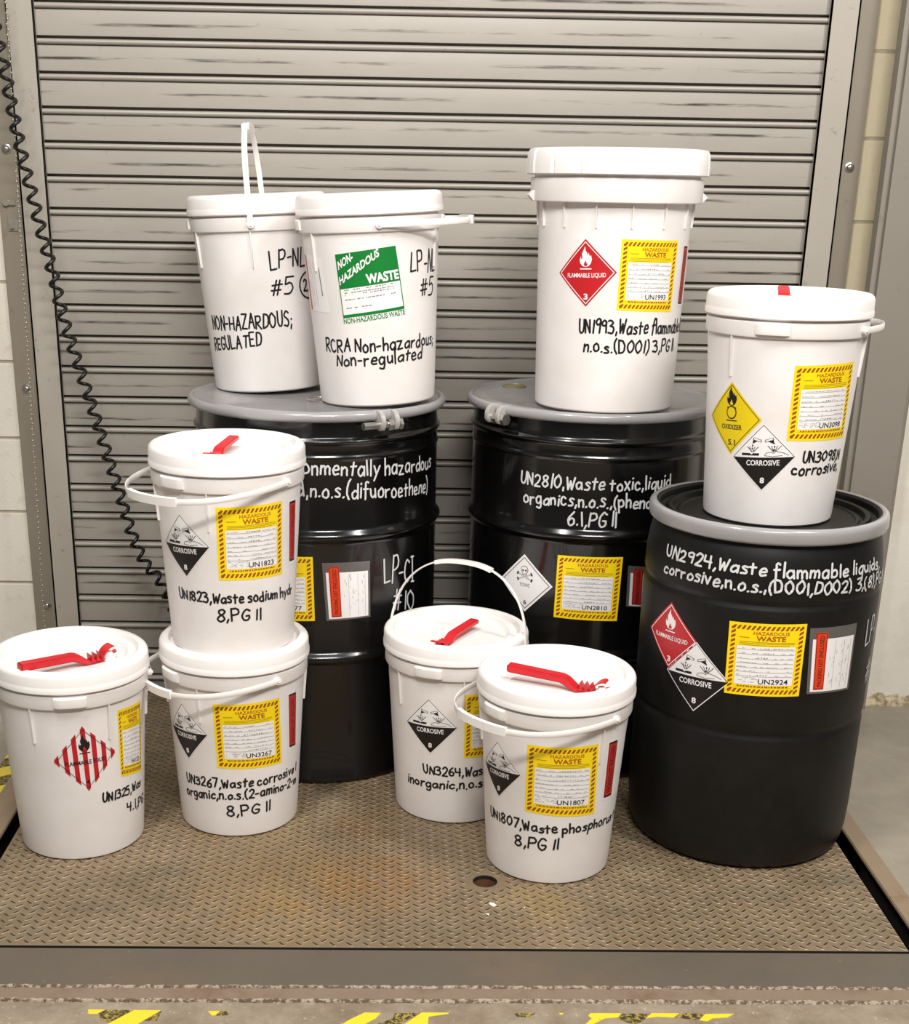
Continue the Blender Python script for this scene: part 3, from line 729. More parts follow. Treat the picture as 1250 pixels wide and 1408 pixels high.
o = link('tread_lugs', me, plat, 'stuff')

# hazard tape remains, front and left
TAPE = [('Y', [(-0.524, 1.959), (-0.494, 1.959), (-0.506, 1.946), (-0.52, 1.946)]), ('Y', [(-0.444, 1.958), (-0.397, 1.958), (-0.435, 1.912), (-0.487, 1.911)]), ('K', [(-0.492, 1.958), (-0.445, 1.958), (-0.478, 1.921), (-0.495, 1.927), (-0.503, 1.949)]), ('K', [(-0.396, 1.957), (-0.4, 1.928), (-0.421, 1.928)]), ('Y', [(-0.316, 1.956), (-0.295, 1.957), (-0.302, 1.944), (-0.308, 1.944)]), ('K', [(-0.295, 1.957), (-0.276, 1.956), (-0.281, 1.945), (-0.3, 1.944)]), ('Y', [(-0.044, 1.955), (-0.016, 1.954), (-0.024, 1.938), (-0.052, 1.913), (-0.089, 1.913), (-0.069, 1.934)]), ('Y', [(0.055, 1.956), (0.102, 1.956), (0.102, 1.953), (0.067, 1.944), (0.065, 1.917), (0.021, 1.916)]), ('K', [(0.008, 1.954), (0.053, 1.955), (0.017, 1.922), (-0.024, 1.921), (0.005, 1.938)]), ('K', [(0.215, 1.956), (0.253, 1.956), (0.24, 1.945), (0.221, 1.946)]), ('Y', [(0.294, 1.957), (0.303, 1.957), (0.298, 1.951)]), ('Y', [(0.35, 1.957), (0.404, 1.957), (0.396, 1.945), (0.373, 1.942), (0.34, 1.917), (0.333, 1.92), (0.35, 1.941), (0.345, 1.95)]), ('K', [(0.406, 1.957), (0.455, 1.957), (0.444, 1.942), (0.425, 1.926), (0.41, 1.931), (0.395, 1.942)]), ('Y', [(0.457, 1.958), (0.506, 1.958), (0.493, 1.946), (0.465, 1.948), (0.444, 1.943)]), ('K', [(0.506, 1.958), (0.55, 1.958), (0.534, 1.94), (0.497, 1.946)]), ('Y', [(0.551, 1.957), (0.602, 1.958), (0.588, 1.947), (0.561, 1.944), (0.55, 1.935), (0.537, 1.938)])]
t = thing('floor_tape', (0, 1.95, 0), 'torn yellow and black hazard tape on the floor in front of the steel lip', 'tape')
for k, (c_, poly) in enumerate(TAPE):
    bm = bmesh.new(); prism(bm, [(x, y-1.95) for x, y in poly], -.0012, -.0004 if c_ == 'Y' else -.0006)
    obj('yellow_patch' if c_ == 'Y' else 'black_patch', bm, TAPY if c_ == 'Y' else TAPK, t)
t = thing('floor_tape', (-.94, 2.8, 0), 'yellow and black striped tape on the floor at the left edge of the platform', 'tape')
y = -.5; k = 0
while y < .6:
    bm = bmesh.new(); prism(bm, [(-.022, y), (.022, y+.03), (.022, y+.09), (-.022, y+.06)], -.0012, -.0003)
    obj('black_patch' if k % 2 else 'yellow_patch', bm, TAPK if k % 2 else TAPY, t); y += .06; k += 1
# ------------------------------------------------------------------ pails
HP = .4291
def pail(name, loc, data, label, h=HP, tab=-2.3, bail=None, lever=None, lid='plain', tiltY=0, group='white plastic waste pails', dz=0):
    sh = lambda q: [(a, b+dz) for a, b in q]
    data = {k: (v[0], sh(v[1])) if k == 'haz' else [(l[0], sh(l[1]))+tuple(l[2:]) for l in v] if k == 'txt' else sh(v) for k, v in data.items()}
    t = thing('pail', loc, label, 'pail', group)
    if tiltY: t.rotation_euler = (0, math.radians(tiltY), 0)
    big = lid == 'big'
    rb, rt = (.1557, .1667) if big else (.1302, .1507)
    zc = h-(.107 if big else .079)                     # underside of the collar
    rf = lambda z: rb+(rt-rb)*max(-.2, min(1.2, z/(h-.094)))
    # body with its collar
    bm = bmesh.new()
    rc = .1865 if big else .1585
    hc = .048 if big else .030
    prof = [(0, .004), (rb-.014, .004), (rb-.010, 0), (rb-.004, 0), (rf(.004)-.0008, .003), (rf(.010), .010)]
    prof += [(rf(z), z) for z in [.05, .12, .2, .28]]+[(rf(zc-.001), zc-.001), (rc-.003, zc), (rc-.001, zc+.001), (rc, zc+.004), (rc, zc+hc-.002), (rc-.003, zc+hc), (rc-.008, zc+hc+.001), (rc-.008, zc+hc+.012)]
    lathe(bm, prof, 112); obj('body', bm, PLA, t, smooth=35)
    # short vertical fins below the collar
    fm = bmesh.new(); fl = .05 if big else .078
    f_ = [fm.verts.new(c) for c in ((rf(zc)-.002, -.0016, zc), (rf(zc)+.006, -.0012, zc), (rf(zc-fl)+.0045, -.0010, zc-fl), (rf(zc-fl)-.002, -.0016, zc-fl), (rf(zc)-.002, .0016, zc), (rf(zc)+.006, .0012, zc), (rf(zc-fl)+.0045, .0010, zc-fl), (rf(zc-fl)-.002, .0016, zc-fl))]
    for q in ((0, 1, 2, 3), (4, 7, 6, 5), (0, 4, 5, 1), (1, 5, 6, 2), (2, 6, 7, 3), (3, 7, 4, 0)): fm.faces.new([f_[i] for i in q])
    bmesh.ops.recalc_face_normals(fm, faces=fm.faces)
    me = mesh_of('fin', fm, PLA); a0 = tab+.5; cov = [q for k_, v_ in data.items() if k_ in ('haz', 'slip', 'grn') for q in [v_[1] if k_ == 'haz' else v_]]
    for k in range(14 if big else 6):
        aa = (a0+2*PI*k/(14 if big else 6)+PI) % (2*PI)-PI
        if not big and any(q[3][0]-.04 < aa < q[1][0]+.04 for q in cov): continue
        o = link('fin', me, t); o.rotation_euler = (0, 0, aa)
    # lid
    bm = bmesh.new(); zt = h
    if big:
        z0 = zc+hc+.006
        def rm(r, z, a):
            if r < .185: return r
            c = abs(math.sin(a*9+.4)); return r+(.0028 if c > .22 else -.0012)
        prof = [(.178, z0), (.190, z0-.0002), (.1935, z0+.002), (.194, z0+.02), (.1925, zt-.010), (.188, zt-.002), (.183, zt), (.172, zt), (.166, zt-.004), (.163, zt-.014), (0, zt-.014)]
        lathe(bm, prof, 180, rmod=rm); obj('screw_lid', bm, LID, t, smooth=28)
    else:
        R_ = .1638; z0 = zc+hc+.0045
        prof = [(.150, z0), (R_-.0035, z0-.0003), (R_-.0008, z0+.002), (R_-.0006, z0+.011), (R_-.0016, z0+.013), (R_-.0020, z0+.016), (R_-.0022, zt-.011), (R_-.004, zt-.006), (R_-.008, zt-.0022), (R_-.013, zt-.0006), (R_-.018, zt), (R_-.022, zt-.0015), (R_-.0235, zt-.0035), (.1365, zt-.0115), (.134, zt-.0122), (.120, zt-.0122), (.112, zt-.021), (.108, zt-.022), (0, zt-.022)]
        lathe(bm, prof, 128); ld = obj('lid', bm, LID, t, smooth=30)
    # ear tabs on the collar (grip stop) and bail ears
    zb = zc+hc*.5
    if not big:
        for a in (tab, tab+PI):
            bm = bmesh.new(); n = 8
            rows = []
            for k in range(n+1):
                q = a-.20+.40*k/n; e = 0 if 0 < k < n else .003
                rows.append([bm.verts.new(((rc+dr)*math.cos(q), (rc+dr)*math.sin(q), z)) for dr, z in ((-.002, zc+.006), (.0065-e, zc+.0068), (.0075-e, zc+.010), (.0075-e, zc+hc-.004), (.0055-e, zc+hc-.002), (-.002, zc+hc-.001))])
            for A, B in zip(rows, rows[1:]):
                for k in range(5): bm.faces.new((A[k], B[k], B[k+1], A[k+1]))
            bm.faces.new(rows[0][::-1]); bm.faces.new(rows[-1])
            bmesh.ops.recalc_face_normals(bm, faces=bm.faces)
            obj('grip_tab', bm, BAIL, t, smooth=35)
    if big:
        for a in (PI+.15, -.05):
            bm = bmesh.new(); q = Vector((math.cos(a), math.sin(a), 0)); s_ = Vector((-q.y, q.x, 0)); 
            vsx = [bm.verts.new(q*r_+s_*w_+Vector((0, 0, z))) for z, r1 in ((zc+.001, rc+.001), (zc+.012, rc+.011), (zc+.022, rc+.001)) for r_, w_ in ((rc-.004, -.012), (r1, -.010), (r1, .010), (rc-.004, .012))]
            for k in (0, 4):
                for i in range(3): bm.faces.new((vsx[k+i], vsx[k+i+1], vsx[k+5+i], vsx[k+4+i]))
            bmesh.ops.recalc_face_normals(bm, faces=bm.faces); obj('ear', bm, PLA, t)
    if bail:
        phi, tilt, L_b, rad_b = bail
        piv = phi+PI/2; A = Vector((math.cos(piv), math.sin(piv), 0)); D = Vector((math.cos(phi)*math.cos(tilt), math.sin(phi)*math.cos(tilt), math.sin(tilt)))
        nrm = A.cross(D).normalized(); O = Vector((0, 0, zb)); Rp = rc+.006
        for sg in (-1, 1):
            bm = bmesh.new(); cyl(bm, O+A*sg*(rc-.004), O+A*sg*(rc+.0075), .008, 16); cyl(bm, O+A*sg*(rc+.007), O+A*sg*(rc+.0102), .004, 12)
            obj('ear', bm, BAIL, t, smooth=40)
        pts = []
        for k in range(61):
            q = PI*k/60; ex = .82
            c_, s_ = math.cos(q), math.sin(q)
            pts.append(O+A*Rp*math.copysign(abs(c_)**ex, c_)+D*L_b*abs(s_)**ex)
        hw = lambda u: .0066
        bm = bmesh.new(); tube(bm, pts, 0, 10, flat=(hw, lambda u: .0020, nrm)); b_ = obj('bail', bm, BAIL, t, smooth=50)
        bm = bmesh.new(); tube(bm, pts[24:38], 0, 4, flat=(.0120, .0062, nrm)); obj('grip', bm, BAIL, b_, smooth=50)
    if lever:
        # red clip-on opener lying in the lid: bar, bend, toothed jaw, arched tongue, white nozzle with red plug
        (lx, ly, ang, up) = lever[:4]; ls = lever[4] if len(lever) > 4 else 1; zl = h-.0215
        root = bmesh.new()
        def sweep(bm, prof_, w0, w1=None):
            # side profile [(x, z)] closed, extruded across y
            a_ = [bm.verts.new((x, -w0, z)) for x, z in prof_]; b_ = [bm.verts.new((x, w0, z)) for x, z in prof_]
            bm.faces.new(a_); bm.faces.new(b_[::-1])
            for i in range(len(prof_)):
                j = (i+1) % len(prof_); bm.faces.new((a_[i], b_[i], b_[j], a_[j]))
        u = up
        bm1 = bmesh.new(); sweep(bm1, [(-.118, .016+u), (-.118, .030+u), (.0, .026+u*.4), (.012, .022), (.034, .006), (.062, .0055), (.062, .0015), (.026, .001), (.006, .008+u*.2), (-.004, .013+u*.3)], .0115)
        bmesh.ops.recalc_face_normals(bm1, faces=bm1.faces)
        bmesh.ops.bevel(bm1, geom=bm1.edges[:], offset=.0022, segments=2, affect='EDGES')
        join(root, bm1); bm1.free()
        for q in (.036, .047, .058):
            v = [root.verts.new(c) for c in ((q, -.0115, .005), (q+.007, -.0115, .005), (q-.001, -.0115, .019), (q, .0115, .005), (q+.007, .0115, .005), (q-.001, .0115, .019))]
            for f in ((0, 1, 2), (5, 4, 3), (0, 3, 4, 1), (1, 4, 5, 2), (2, 5, 3, 0)): root.faces.new([v[i] for i in f])
        arc = [(.060+.0*k, .004) for k in range(1)]+[(.074-.014*math.cos(PI*.95*k/8), .006+.022*math.sin(PI*.62*k/8)) for k in range(9)]
        up_ = arc; lo_ = [(x+.0006, z-.0022) for x, z in arc][::-1]
        sweep(root, up_+lo_, .0125)
        bmesh.ops.recalc_face_normals(root, faces=root.faces)
        lv = obj('lever', root, RED, t, smooth=35, label='red plastic opener clipped on the lid')
        lv.location = (lx, ly, zl); lv.rotation_euler = (0, 0, ang); lv.scale = (ls, 1, .7 if ls < 1 else 1.15)
        nb = bmesh.new(); lathe(nb, [(0, 0), (.014, 0), (.013, .008), (.009, .012), (.008, .015), (0, .016)], 24, cx=.079, cy=-.0)
        obj('nozzle', nb, LID, lv, smooth=35)
        nb = bmesh.new(); cyl(nb, (.088, 0, .012), (.096, 0, .014), .0036, 12); obj('plug', nb, RED, lv, smooth=40)
    # what is stuck and written on it
    for k, v in data.items():
        if k == 'haz': hazard_label(t, rf, v[1], v[0])
        elif k in ('cor', 'cor2'): placard(t, rf, v, 'corrosive')
        elif k == 'dia': placard(t, rf, v, 'flammable_liquid')
        elif k == 'oxi': placard(t, rf, v, 'oxidizer')
        elif k == 'sol': placard(t, rf, v, 'flammable_solid')
        elif k == 'slip': pouch(t, rf, v, strip=I_SLR, only_strip=True)
        elif k == 'txt': handwriting(t, rf, v, I_MRK, .0195, .0040, seed=len(name)+int(abs(loc[0])*100))
    return t, rf

p, rf1 = pail('a', (-.309, 3.282, .8865), {'txt': [('LP-NL', [(-1.3262, 0.2966), (-0.7381, 0.2999)], '', .041), ('#5', [(-1.3505, 0.2401), (-0.987, 0.242)], '', .034), ('NON-HAZARDOUS;', [(-2.5341, 0.1626), (-1.0247, 0.1695)], '', .030), ('REGULATED', [(-2.578, 0.1156), (-1.563, 0.128)], '', .027), ('2/5', [(-.76, .243), (-.53, .243)], '', .026)]},
    'white pail with its bail handle standing straight up, rearmost on the left drum', h=.438, tab=.0+PI, bail=(PI, math.radians(88), .212, 0), tiltY=-3, dz=-.020)
dm = Decal(rf1, None, [I_MRK], .0006); cpts = [(-.645+.20*math.cos(2*PI*k/22), .2363+.030*math.sin(2*PI*k/22)) for k in range(23)]
for a, b in zip(cpts, cpts[1:]):
    dx, dz = (b[0]-a[0])*.148, b[1]-a[1]; l = math.hypot(dx, dz); nx_, nz_ = -dz/l*.002/.148, dx/l*.002
    dm.raw([(a[0]+nx_, a[1]+nz_), (a[0]-nx_, a[1]-nz_), (b[0]-nx_, b[1]-nz_), (b[0]+nx_, b[1]+nz_)], 0, I_MRK)
dm.done('drawn_circle', p)

p, rf2 = pail('b', (-.043, 3.092, .8870), {'grn': [(-2.0952, 0.3438), (-1.1985, 0.3581), (-1.0553, 0.2153), (-2.0358, 0.1998)], 'txt': [('RCRA Non-hazardous', [(-2.4554, 0.1388), (-0.42, 0.1435)], ';', .026), ('Non-regulated', [(-2.2372, 0.1080), (-0.7209, 0.1160)], '', .024), ('LP-NL', [(-0.9464, 0.2998), (-0.36, 0.2999)], '', .042), ('#5', [(-0.7573, 0.2503), (-0.42, 0.2502)], '', .036)]},
    'white pail with a green non-hazardous label, right one on the left drum', h=.446, tab=math.radians(8), bail=(math.radians(8), 0, .225, 0), tiltY=-3, dz=-.020)
# green label
d = Decal(rf2, quad_map([(-2.0952, 0.3238), (-1.1985, 0.3381), (-1.0553, 0.1953), (-2.0358, 0.1798)]), [I_WHT, I_GRN, I_GRY])
d.rect(0, 0, 1, 1, 0, I_WHT); d.rect(0, .5, 1, 1, 1, I_GRN)
d.text('NON-', .03, .78, .30, .12, 2, I_WHT, .03, tilt=.42)
d.text('HAZARDOUS', .02, .56, .72, .115, 2, I_WHT, .03, tilt=.48)
d.text('WASTE', .46, .535, .98, .13, 2, I_WHT, .04)
for a in ((.0, .08, .015, .5), (.985, .08, 1, .5)): d.rect(*a, 1, I_GRN)
d.rect(0, .10, 1, .125, 1, I_GRN)
d.rect(0, .08, 1, .10, 1, I_GRN)
d.text('NON-HAZARDOUS WASTE', .0, .0, 1, .075, 1, I_GRN, .02)
r3 = random.Random(4)
for v in (.47, .43, .40, .33, .21):
    u = .08
    while u < (.86 if v > .25 else .5):
        l = r3.uniform(.01, .05)
        if r3.random() < .75: d.rect(u, v, u+l, v+.014, 1, I_GRY)
        u += l+.012
d.done('non_hazardous_label', p)
# clear pouch at its left edge
d = Decal(rf2, quad_map([(-2.90, 0.3248), (-2.3682, 0.3176), (-2.2879, 0.202), (-2.86, 0.2038)]), [I_WHT, I_SLR, I_GRY])
d.rect(0, 0, 1, 1, 0, I_WHT); d.rect(.0, .02, .14, .98, 1, I_SLR)
for u in (.3, .42, .55): d.rect(u, .1, u+.01, .9, 1, I_GRY)
d.rect(.8, .3, .84, .8, 1, I_GRY)
d.done('packing_list_pouch', p)

pail('c', (.474, 3.070, .8865), {'haz': ('UN1993', [(-1.6143, 0.3846), (-0.7351, 0.3817), (-0.7542, 0.2352), (-1.6206, 0.2407)]), 'dia': [(-2.0787, 0.3841), (-1.6492, 0.3169), (-2.032, 0.2465), (-2.4648, 0.3107)], 'slip': [(-0.5747, 0.3737), (-0.1083, 0.3695), (-0.1094, 0.2392), (-0.5947, 0.2449)],
    'txt': [('UN1993,Waste flammab', [(-2.1059, 0.1926), (-0.5256, 0.1901)], 'le liquids', .026), ('n.o.s.(D001) 3,PG II', [(-2.031, 0.1527), (-0.5715, 0.1508)], '', .024)]},
    'tallest white pail with a thick ribbed screw lid, alone on the middle drum', h=.541, lid='big', tab=-2.0, dz=-.0215)
pail('d', (.777, 2.712, .7186), {'haz': ('UN3098', [(-1.6908, 0.3188), (-0.7523, 0.3232), (-0.6387, 0.1734), (-1.6833, 0.1745)]), 'oxi': [(-2.5307, 0.2792), (-2.0292, 0.2114), (-2.4854, 0.137), (-2.9521, 0.2045)], 'cor': [(-2.0088, 0.2031), (-1.5332, 0.1439), (-1.9535, 0.073), (-2.4255, 0.1339)],
    'txt': [('UN3098,N', [(-1.4145, 0.133), (-0.6573, 0.1312)]), ('corrosive,', [(-1.5547, 0.1068), (-0.6578, 0.1076)])]},
    'white pail with a yellow oxidizer diamond, standing on the right plastic drum', h=.4465, tab=math.radians(-115), bail=(math.radians(48), .0, .222, 0), lever=(-.018, -.02, math.radians(-104), .008, .8))
pail('e', (-.350, 2.744, HP-.0118), {'haz': ('UN1823', [(-1.628, 0.323), (-0.649, 0.3253), (-0.6037, 0.168), (-1.628, 0.1699)]), 'cor': [(-2.1889, 0.3019), (-1.7287, 0.2391), (-2.1507, 0.1718), (-2.5693, 0.233)], 'slip': [(-0.5211, 0.3219), (-0.0153, 0.320), (.0214, 0.1781), (-0.459, 0.1831)],
    'txt': [('UN1823,Waste sodium hydr', [(-2.3335, 0.1192), (-1.6559, 0.1209), (-0.3, 0.1150)]), ('8,PG II', [(-1.6818, 0.0815), (-1.013, 0.0801)], '', .024)]},
    'white corrosive pail on top of the two-pail stack, its bail drooping leftward', tab=math.radians(-128), bail=(math.radians(-126), math.radians(-5), .224, 0), lever=(-.008, -.052, math.radians(-100), .006, .85))
pail('f', (-.348, 2.740, 0), {'haz': ('UN3267', [(-1.7867, 0.3198), (-0.7948, 0.3208), (-0.7129, 0.1633), (-1.771, 0.1697)]), 'cor': [(-2.3309, 0.3055), (-1.8933, 0.2456), (-2.2913, 0.177), (-2.7202, 0.2382)], 'slip': [(-0.6422, 0.3231), (-0.1117, 0.3161), (-0.0573, 0.1763), (-0.5766, 0.1855)],
    'txt': [('UN3267,Waste corrosive l', [(-2.3943, 0.1165), (-1.3654, 0.1229), (-0.30, 0.1212)]), ('organic,n.o.s.(2-amino-2-m', [(-2.4357, 0.084), (-1.3704, 0.0953), (-.28, 0.090)]), ('8,PG II', [(-1.6563, 0.0539), (-0.9386, 0.0547)], '', .024)]},
    'white corrosive pail on the deck carrying another pail on its lid', tab=math.radians(-143), bail=(math.radians(-140), math.radians(-4), .208, 0))
pail('g', (-.679, 2.627, 0), {'haz': ('NA1325', [(-0.7167, 0.3292), (-0.1949, 0.3247), (-0.1415, 0.1597), (-0.682, 0.1757)]), 'sol': [(-1.2334, 0.3105), (-0.7792, 0.2378), (-1.1935, 0.1653), (-1.6517, 0.2324)],
    'txt': [('UN1325,Was', [(-0.9986, 0.1287), (-0.1889, 0.1264)]), ('4.1,PG', [(-0.5623, 0.0882), (-0.05, 0.0781)])]},
    'white pail with a red and white striped flammable diamond, at the left edge', tab=math.radians(-78), bail=(math.radians(102), math.radians(-6), .195, 0), lever=(-.665+.679+.008, 2.570-2.627, math.radians(40), .0))
pail('h', (.139, 2.813, 0), {'haz': ('UN3264', [(-1.4642, 0.3186), (-0.5378, 0.3187), (-0.45, 0.166), (-1.4451, 0.166)]), 'cor': [(-1.9996, 0.3028), (-1.564, 0.2409), (-1.979, 0.1724), (-2.4126, 0.2364)],
    'txt': [('UN3264,Was', [(-2.0973, 0.1219), (-1.1168, 0.12)], 'te corrosive'), ('inorganic,n.o.s', [(-2.4299, 0.0855), (-1.1006, 0.0903)], '.,')]},
    'white corrosive pail with its bail raised in an arch, partly behind another pail', tab=math.radians(-114), bail=(math.radians(66), math.radians(83), .205, 0), lever=(-.010, -.048, math.radians(-122), .006, .85))
pail('i', (.334, 2.540, 0), {'haz': ('UN1807', [(-2.0387, 0.3156), (-1.049, 0.3166), (-0.9859, 0.1564), (-2.0579, 0.1652)]), 'cor': [(-2.5568, 0.3003), (-2.1141, 0.2428), (-2.5386, 0.1779), (-2.911, 0.2334)], 'slip': [(-0.8879, 0.3154), (-0.3425, 0.3102), (-0.3041, 0.1737), (-0.8636, 0.1804)],
    'txt': [('UN1807,Waste phosphorus', [(-2.7533, 0.1192), (-1.9261, 0.1219), (-0.5017, 0.1185)], ' t'), ('8,PG II', [(-2.2049, 0.0796), (-1.5421, 0.0834)], '', .024)]},
    'frontmost white pail beside the round hole in the deck, red opener on its lid', tab=math.radians(-146), bail=(math.radians(-138), math.radians(0), .222, 0), lever=(.006, -.066, math.radians(-24), .002))

# ------------------------------------------------------------------ drums
BRASS = mat('olive_bung', srgb(150, 146, 112), .35, .5)
def clamp(t, ring_r, z, az, long_=.075):
    """bolt closing the ring: two lugs, bolt, nut"""
    c, s_ = math.cos(az), math.sin(az); Mx = Matrix(((-s_, c, 0, c*(ring_r+.017)), (c, s_, 0, s_*(ring_r+.017)), (0, 0, -1, z-.006), (0, 0, 0, 1)))
    # local x = along the ring, y = outward
    def lugm(x):
        b = bmesh.new(); seg = []
        outl = [(-.028, -.016), (-.004, -.018), (.008, -.012), (.015, -.002), (.016, .014), (.010, .023), (-.001, .026), (-.011, .022), (-.016, .010), (-.020, .0)]
        A = [b.verts.new((x-.0055, y, z_)) for y, z_ in outl]; B = [b.verts.new((x+.0055, y, z_)) for y, z_ in outl]
        b.faces.new(A); b.faces.new(B[::-1])
        for i in range(len(outl)): j = (i+1) % len(outl); b.faces.new((A[i], B[i], B[j], A[j]))
        bmesh.ops.recalc_face_normals(b, faces=b.faces)
        bmesh.ops.bevel(b, geom=b.edges[:], offset=.0015, segments=2, affect='EDGES')
        b.transform(Mx); return b
    for x in (-.017, .019): obj('clamp_lug', lugm(x), LUGZ, t, smooth=40)
    b = bmesh.new(); cyl(b, (-long_, 0, .013), (.030, 0, .013), .0082, 16); cyl(b, (.0275, 0, .013), (.036, 0, .013), .0135, 6); b.transform(Mx)
    bmesh.ops.recalc_face_normals(b, faces=b.faces); obj('bolt', b, ZNC, t, smooth=30)
    b = bmesh.new(); cyl(b, (.000, 0, .013), (.010, 0, .013), .0135, 6); b.transform(Mx)
    bmesh.ops.recalc_face_normals(b, faces=b.faces); obj('nut', b, ZNC, t, smooth=30)
def bung(t, x, y, z, r, m):
    b = bmesh.new(); lathe(b, [(0, z), (r, z), (r, z+.003), (r*.86, z+.0045), (r*.84, z+.0035), (r*.3, z+.0032), (0, z+.0032)], 28, cx=x, cy=y)
    box(b, x-r*.5, x+r*.5, y-.002, y+.002, z+.003, z+.0055); obj('bung', b, m, t, smooth=35)
def steel_drum(loc, az, label, bungs, long_):
    t = thing('steel_drum', loc, label, 'drum', 'closed black steel drums')
    Rb = .286
    def hoop(zc, w_, h_): return [(Rb+h_*.5*(1-math.cos(2*PI*k/10)), zc-w_/2+w_*k/10) for k in range(11)]
    prof = [(0, .012), (Rb-.012, .012), (Rb-.012, 0), (Rb+.001, 0), (Rb+.0035, .006), (Rb+.002, .014), (Rb, .018)]
    prof += hoop(.315, .040, .0105)+hoop(.604, .040, .0105)+hoop(.782, .018, .003)+hoop(.818, .022, .0065)+[(Rb-.001, .845), (Rb-.001, .866)]
    b = bmesh.new(); lathe(b, prof, 160); obj('body', b, BLK, t, smooth=50)
    # lid with shallow recess
    b = bmesh.new(); lathe(b, [(.288, .868), (.298, .870), (.296, .884), (.290, .8825), (.286, .8800), (.262, .8795), (.258, .8805), (.254, .8795), (0, .8795)], 144); obj('lid', b, GRY, t, smooth=40)
    b = bmesh.new(); n = 12
    lathe(b, [(.2945+.0095*math.cos(PI*1.0-2*PI*k/n), .8735+.0115*math.sin(PI*1.0-2*PI*k/n)) for k in range(n+1)][::-1], 160)
    bmesh.ops.recalc_face_normals(b, faces=b.faces); obj('bolt_ring', b, GRY, t, smooth=60)
    clamp(t, .292, .874, az, long_)
    for q in bungs: bung(t, *q)
    return t, (lambda z: Rb+.0008)
A, ra = steel_drum((-.188, 3.177, 0), math.radians(-57), 'black steel drum with grey lid carrying two white pails', [(.011, -.088, .8795, .031, ZNC), (-.02, .22, .8795, .02, ZNC)], .062)
hazard_label(A, ra, [(-2.1127, 0.5580), (-1.5596, 0.5605), (-1.5482, 0.4094), (-2.0956, 0.405)], 'UN3077')
pouch(A, ra, [(-1.4886, 0.547), (-1.0955, 0.545), (-1.0895, 0.4109), (-1.4558, 0.4091)], seed=2)
handwriting(A, ra, [('onmentally hazardous', [(-1.632, 0.7500), (-1.002, 0.7394), (-0.36, 0.7300)]), ('d,n.o.s.(difuoroethene)', [(-1.6718, 0.7009), (-1.2336, 0.6933), (-0.42, 0.6750)]), ('LP-C|', [(-0.96, 0.487), (-0.6265, 0.4776)], '', .058), ('#10', [(-0.8689, 0.4163), (-0.62, 0.4045)], '', .045)], I_CHK, .031, .0042, 5)
B, rb_ = steel_drum((.473, 3.214, 0), math.radians(-143), 'black steel drum with grey lid carrying the tallest pail', [(-.179, .14, .8795, .030, BRASS), (.1, .2, .8795, .02, ZNC)], .03)
placard(B, rb_, [(-2.2047, 0.5502), (-1.9551, 0.4787), (-2.1798, 0.4118), (-2.4499, 0.476)], 'toxic')
hazard_label(B, rb_, [(-1.9221, 0.558), (-1.3981, 0.5584), (-1.4115, 0.4047), (-1.9298, 0.4082)], 'UN2810')
pouch(B, rb_, [(-1.3497, 0.5372), (-0.9521, 0.5238), (-0.9531, 0.4226), (-1.3423, 0.4392)], strip=I_SLR, seed=3)
handwriting(B, rb_, [('UN2810,Waste toxic,liqu', [(-2.2764, 0.7132), (-1.6448, 0.7134), (-1.1008, 0.7138)], 'id'), ('organics,n.o.s.,(pheno', [(-2.24, 0.6682), (-1.5417, 0.6741), (-1.1892, 0.6689)], 'l)'), ('6.1,PG II', [(-1.8596, 0.6297), (-1.4756, 0.6304)], '', .030)], I_CHK, .027, .0042, 6)

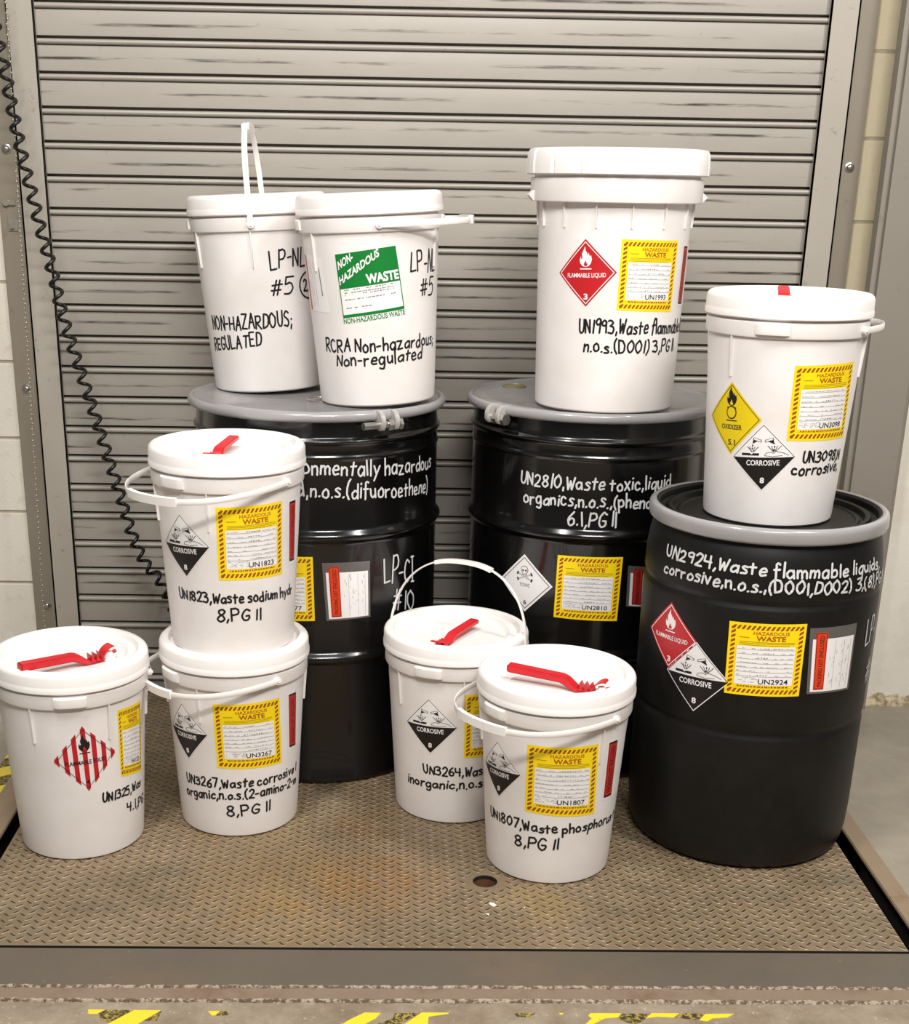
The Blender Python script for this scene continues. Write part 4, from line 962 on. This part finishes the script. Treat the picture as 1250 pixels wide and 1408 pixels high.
# plastic drum
t = thing('plastic_drum', (.777, 2.706, 0), 'matt black plastic drum with a grey steel ring, rightmost on the platform', 'drum')
Rc = .2430
prof = [(0, .010), (.19, .010), (.205, 0), (.219, .001), (.228, .008), (.234, .022), (.239, .05), (.2415, .10), (.2425, .2), (Rc, .298), (Rc-.0012, .303), (Rc-.0038, .309), (Rc-.0040, .314), (Rc-.0008, .319), (Rc+.0005, .324), (Rc+.0008, .45), (Rc+.0008, .574), (Rc-.0002, .579), (Rc-.0036, .585), (Rc-.0038, .589), (Rc-.0008, .594), (Rc, .6), (Rc-.001, .64), (Rc-.0055, .675), (.2325, .695), (.2275, .705), (.2265, .716), (.233, .718), (.236, .722)]
b = bmesh.new(); lathe(b, prof, 160); obj('body', b, HDPE, t, smooth=50)
b = bmesh.new(); lathe(b, [(.228, .7255), (.234, .738), (.226, .7385), (.222, .734), (.220, .722), (.214, .7185), (.209, .7195), (.205, .729), (.200, .7295), (.196, .728), (.192, .7175), (.1860, .7160), (.1840, .7200), (.178, .7205), (.1750, .7175), (.168, .7172), (0, .7172)], 144); obj('lid', b, HDPE, t, smooth=30)
b = bmesh.new(); lathe(b, [(.2275, .7100), (.237, .7078), (.2415, .7100), (.2432, .7145), (.2434, .7290), (.2424, .7355), (.2385, .7395), (.2335, .7405), (.229, .7395), (.2275, .7355)], 160)
obj('bolt_ring', b, GRY, t, smooth=50)
clamp(t, .235, .722, math.radians(75), .04)
rc_ = lambda z: Rc+.0012 if z < .62 else Rc+.0012-(.0010 if z < .64 else .0010+(z-.64)/.035*.0045)
placard(t, rc_, [(-2.6034, 0.5621), (-2.3033, 0.4878), (-2.5775, 0.4203), (-2.8928, 0.4833)], 'flammable_liquid')
placard(t, rc_, [(-2.3033, 0.4878), (-2.0153, 0.4234), (-2.2777, 0.3438), (-2.5941, 0.4174)], 'corrosive')
hazard_label(t, rc_, [(-2.0494, 0.5501), (-1.4293, 0.5537), (-1.4263, 0.4013), (-2.0355, 0.3985)], 'UN2924')
pouch(t, rc_, [(-1.3992, 0.5442), (-0.9086, 0.5415), (-0.9069, 0.3994), (-1.3599, 0.4051)], seed=4)
handwriting(t, rc_, [('UN2924,Waste flammable liquids,', [(-2.7395, 0.6494), (-1.8936, 0.6484), (-0.6164, 0.6424)]), ('corrosive,n.o.s.,(D001,D002) 3,(8),PG II', [(-2.7423, 0.6159), (-1.8369, 0.6158), (-0.43, 0.6060)]), ('LP-T', [(-0.7078, 0.4825), (-0.3687, 0.4792)], '', .055), ('#1', [(-0.5857, 0.39), (-0.3708, 0.3905)], '', .05)], I_CHK, .0225, .0043, 8)
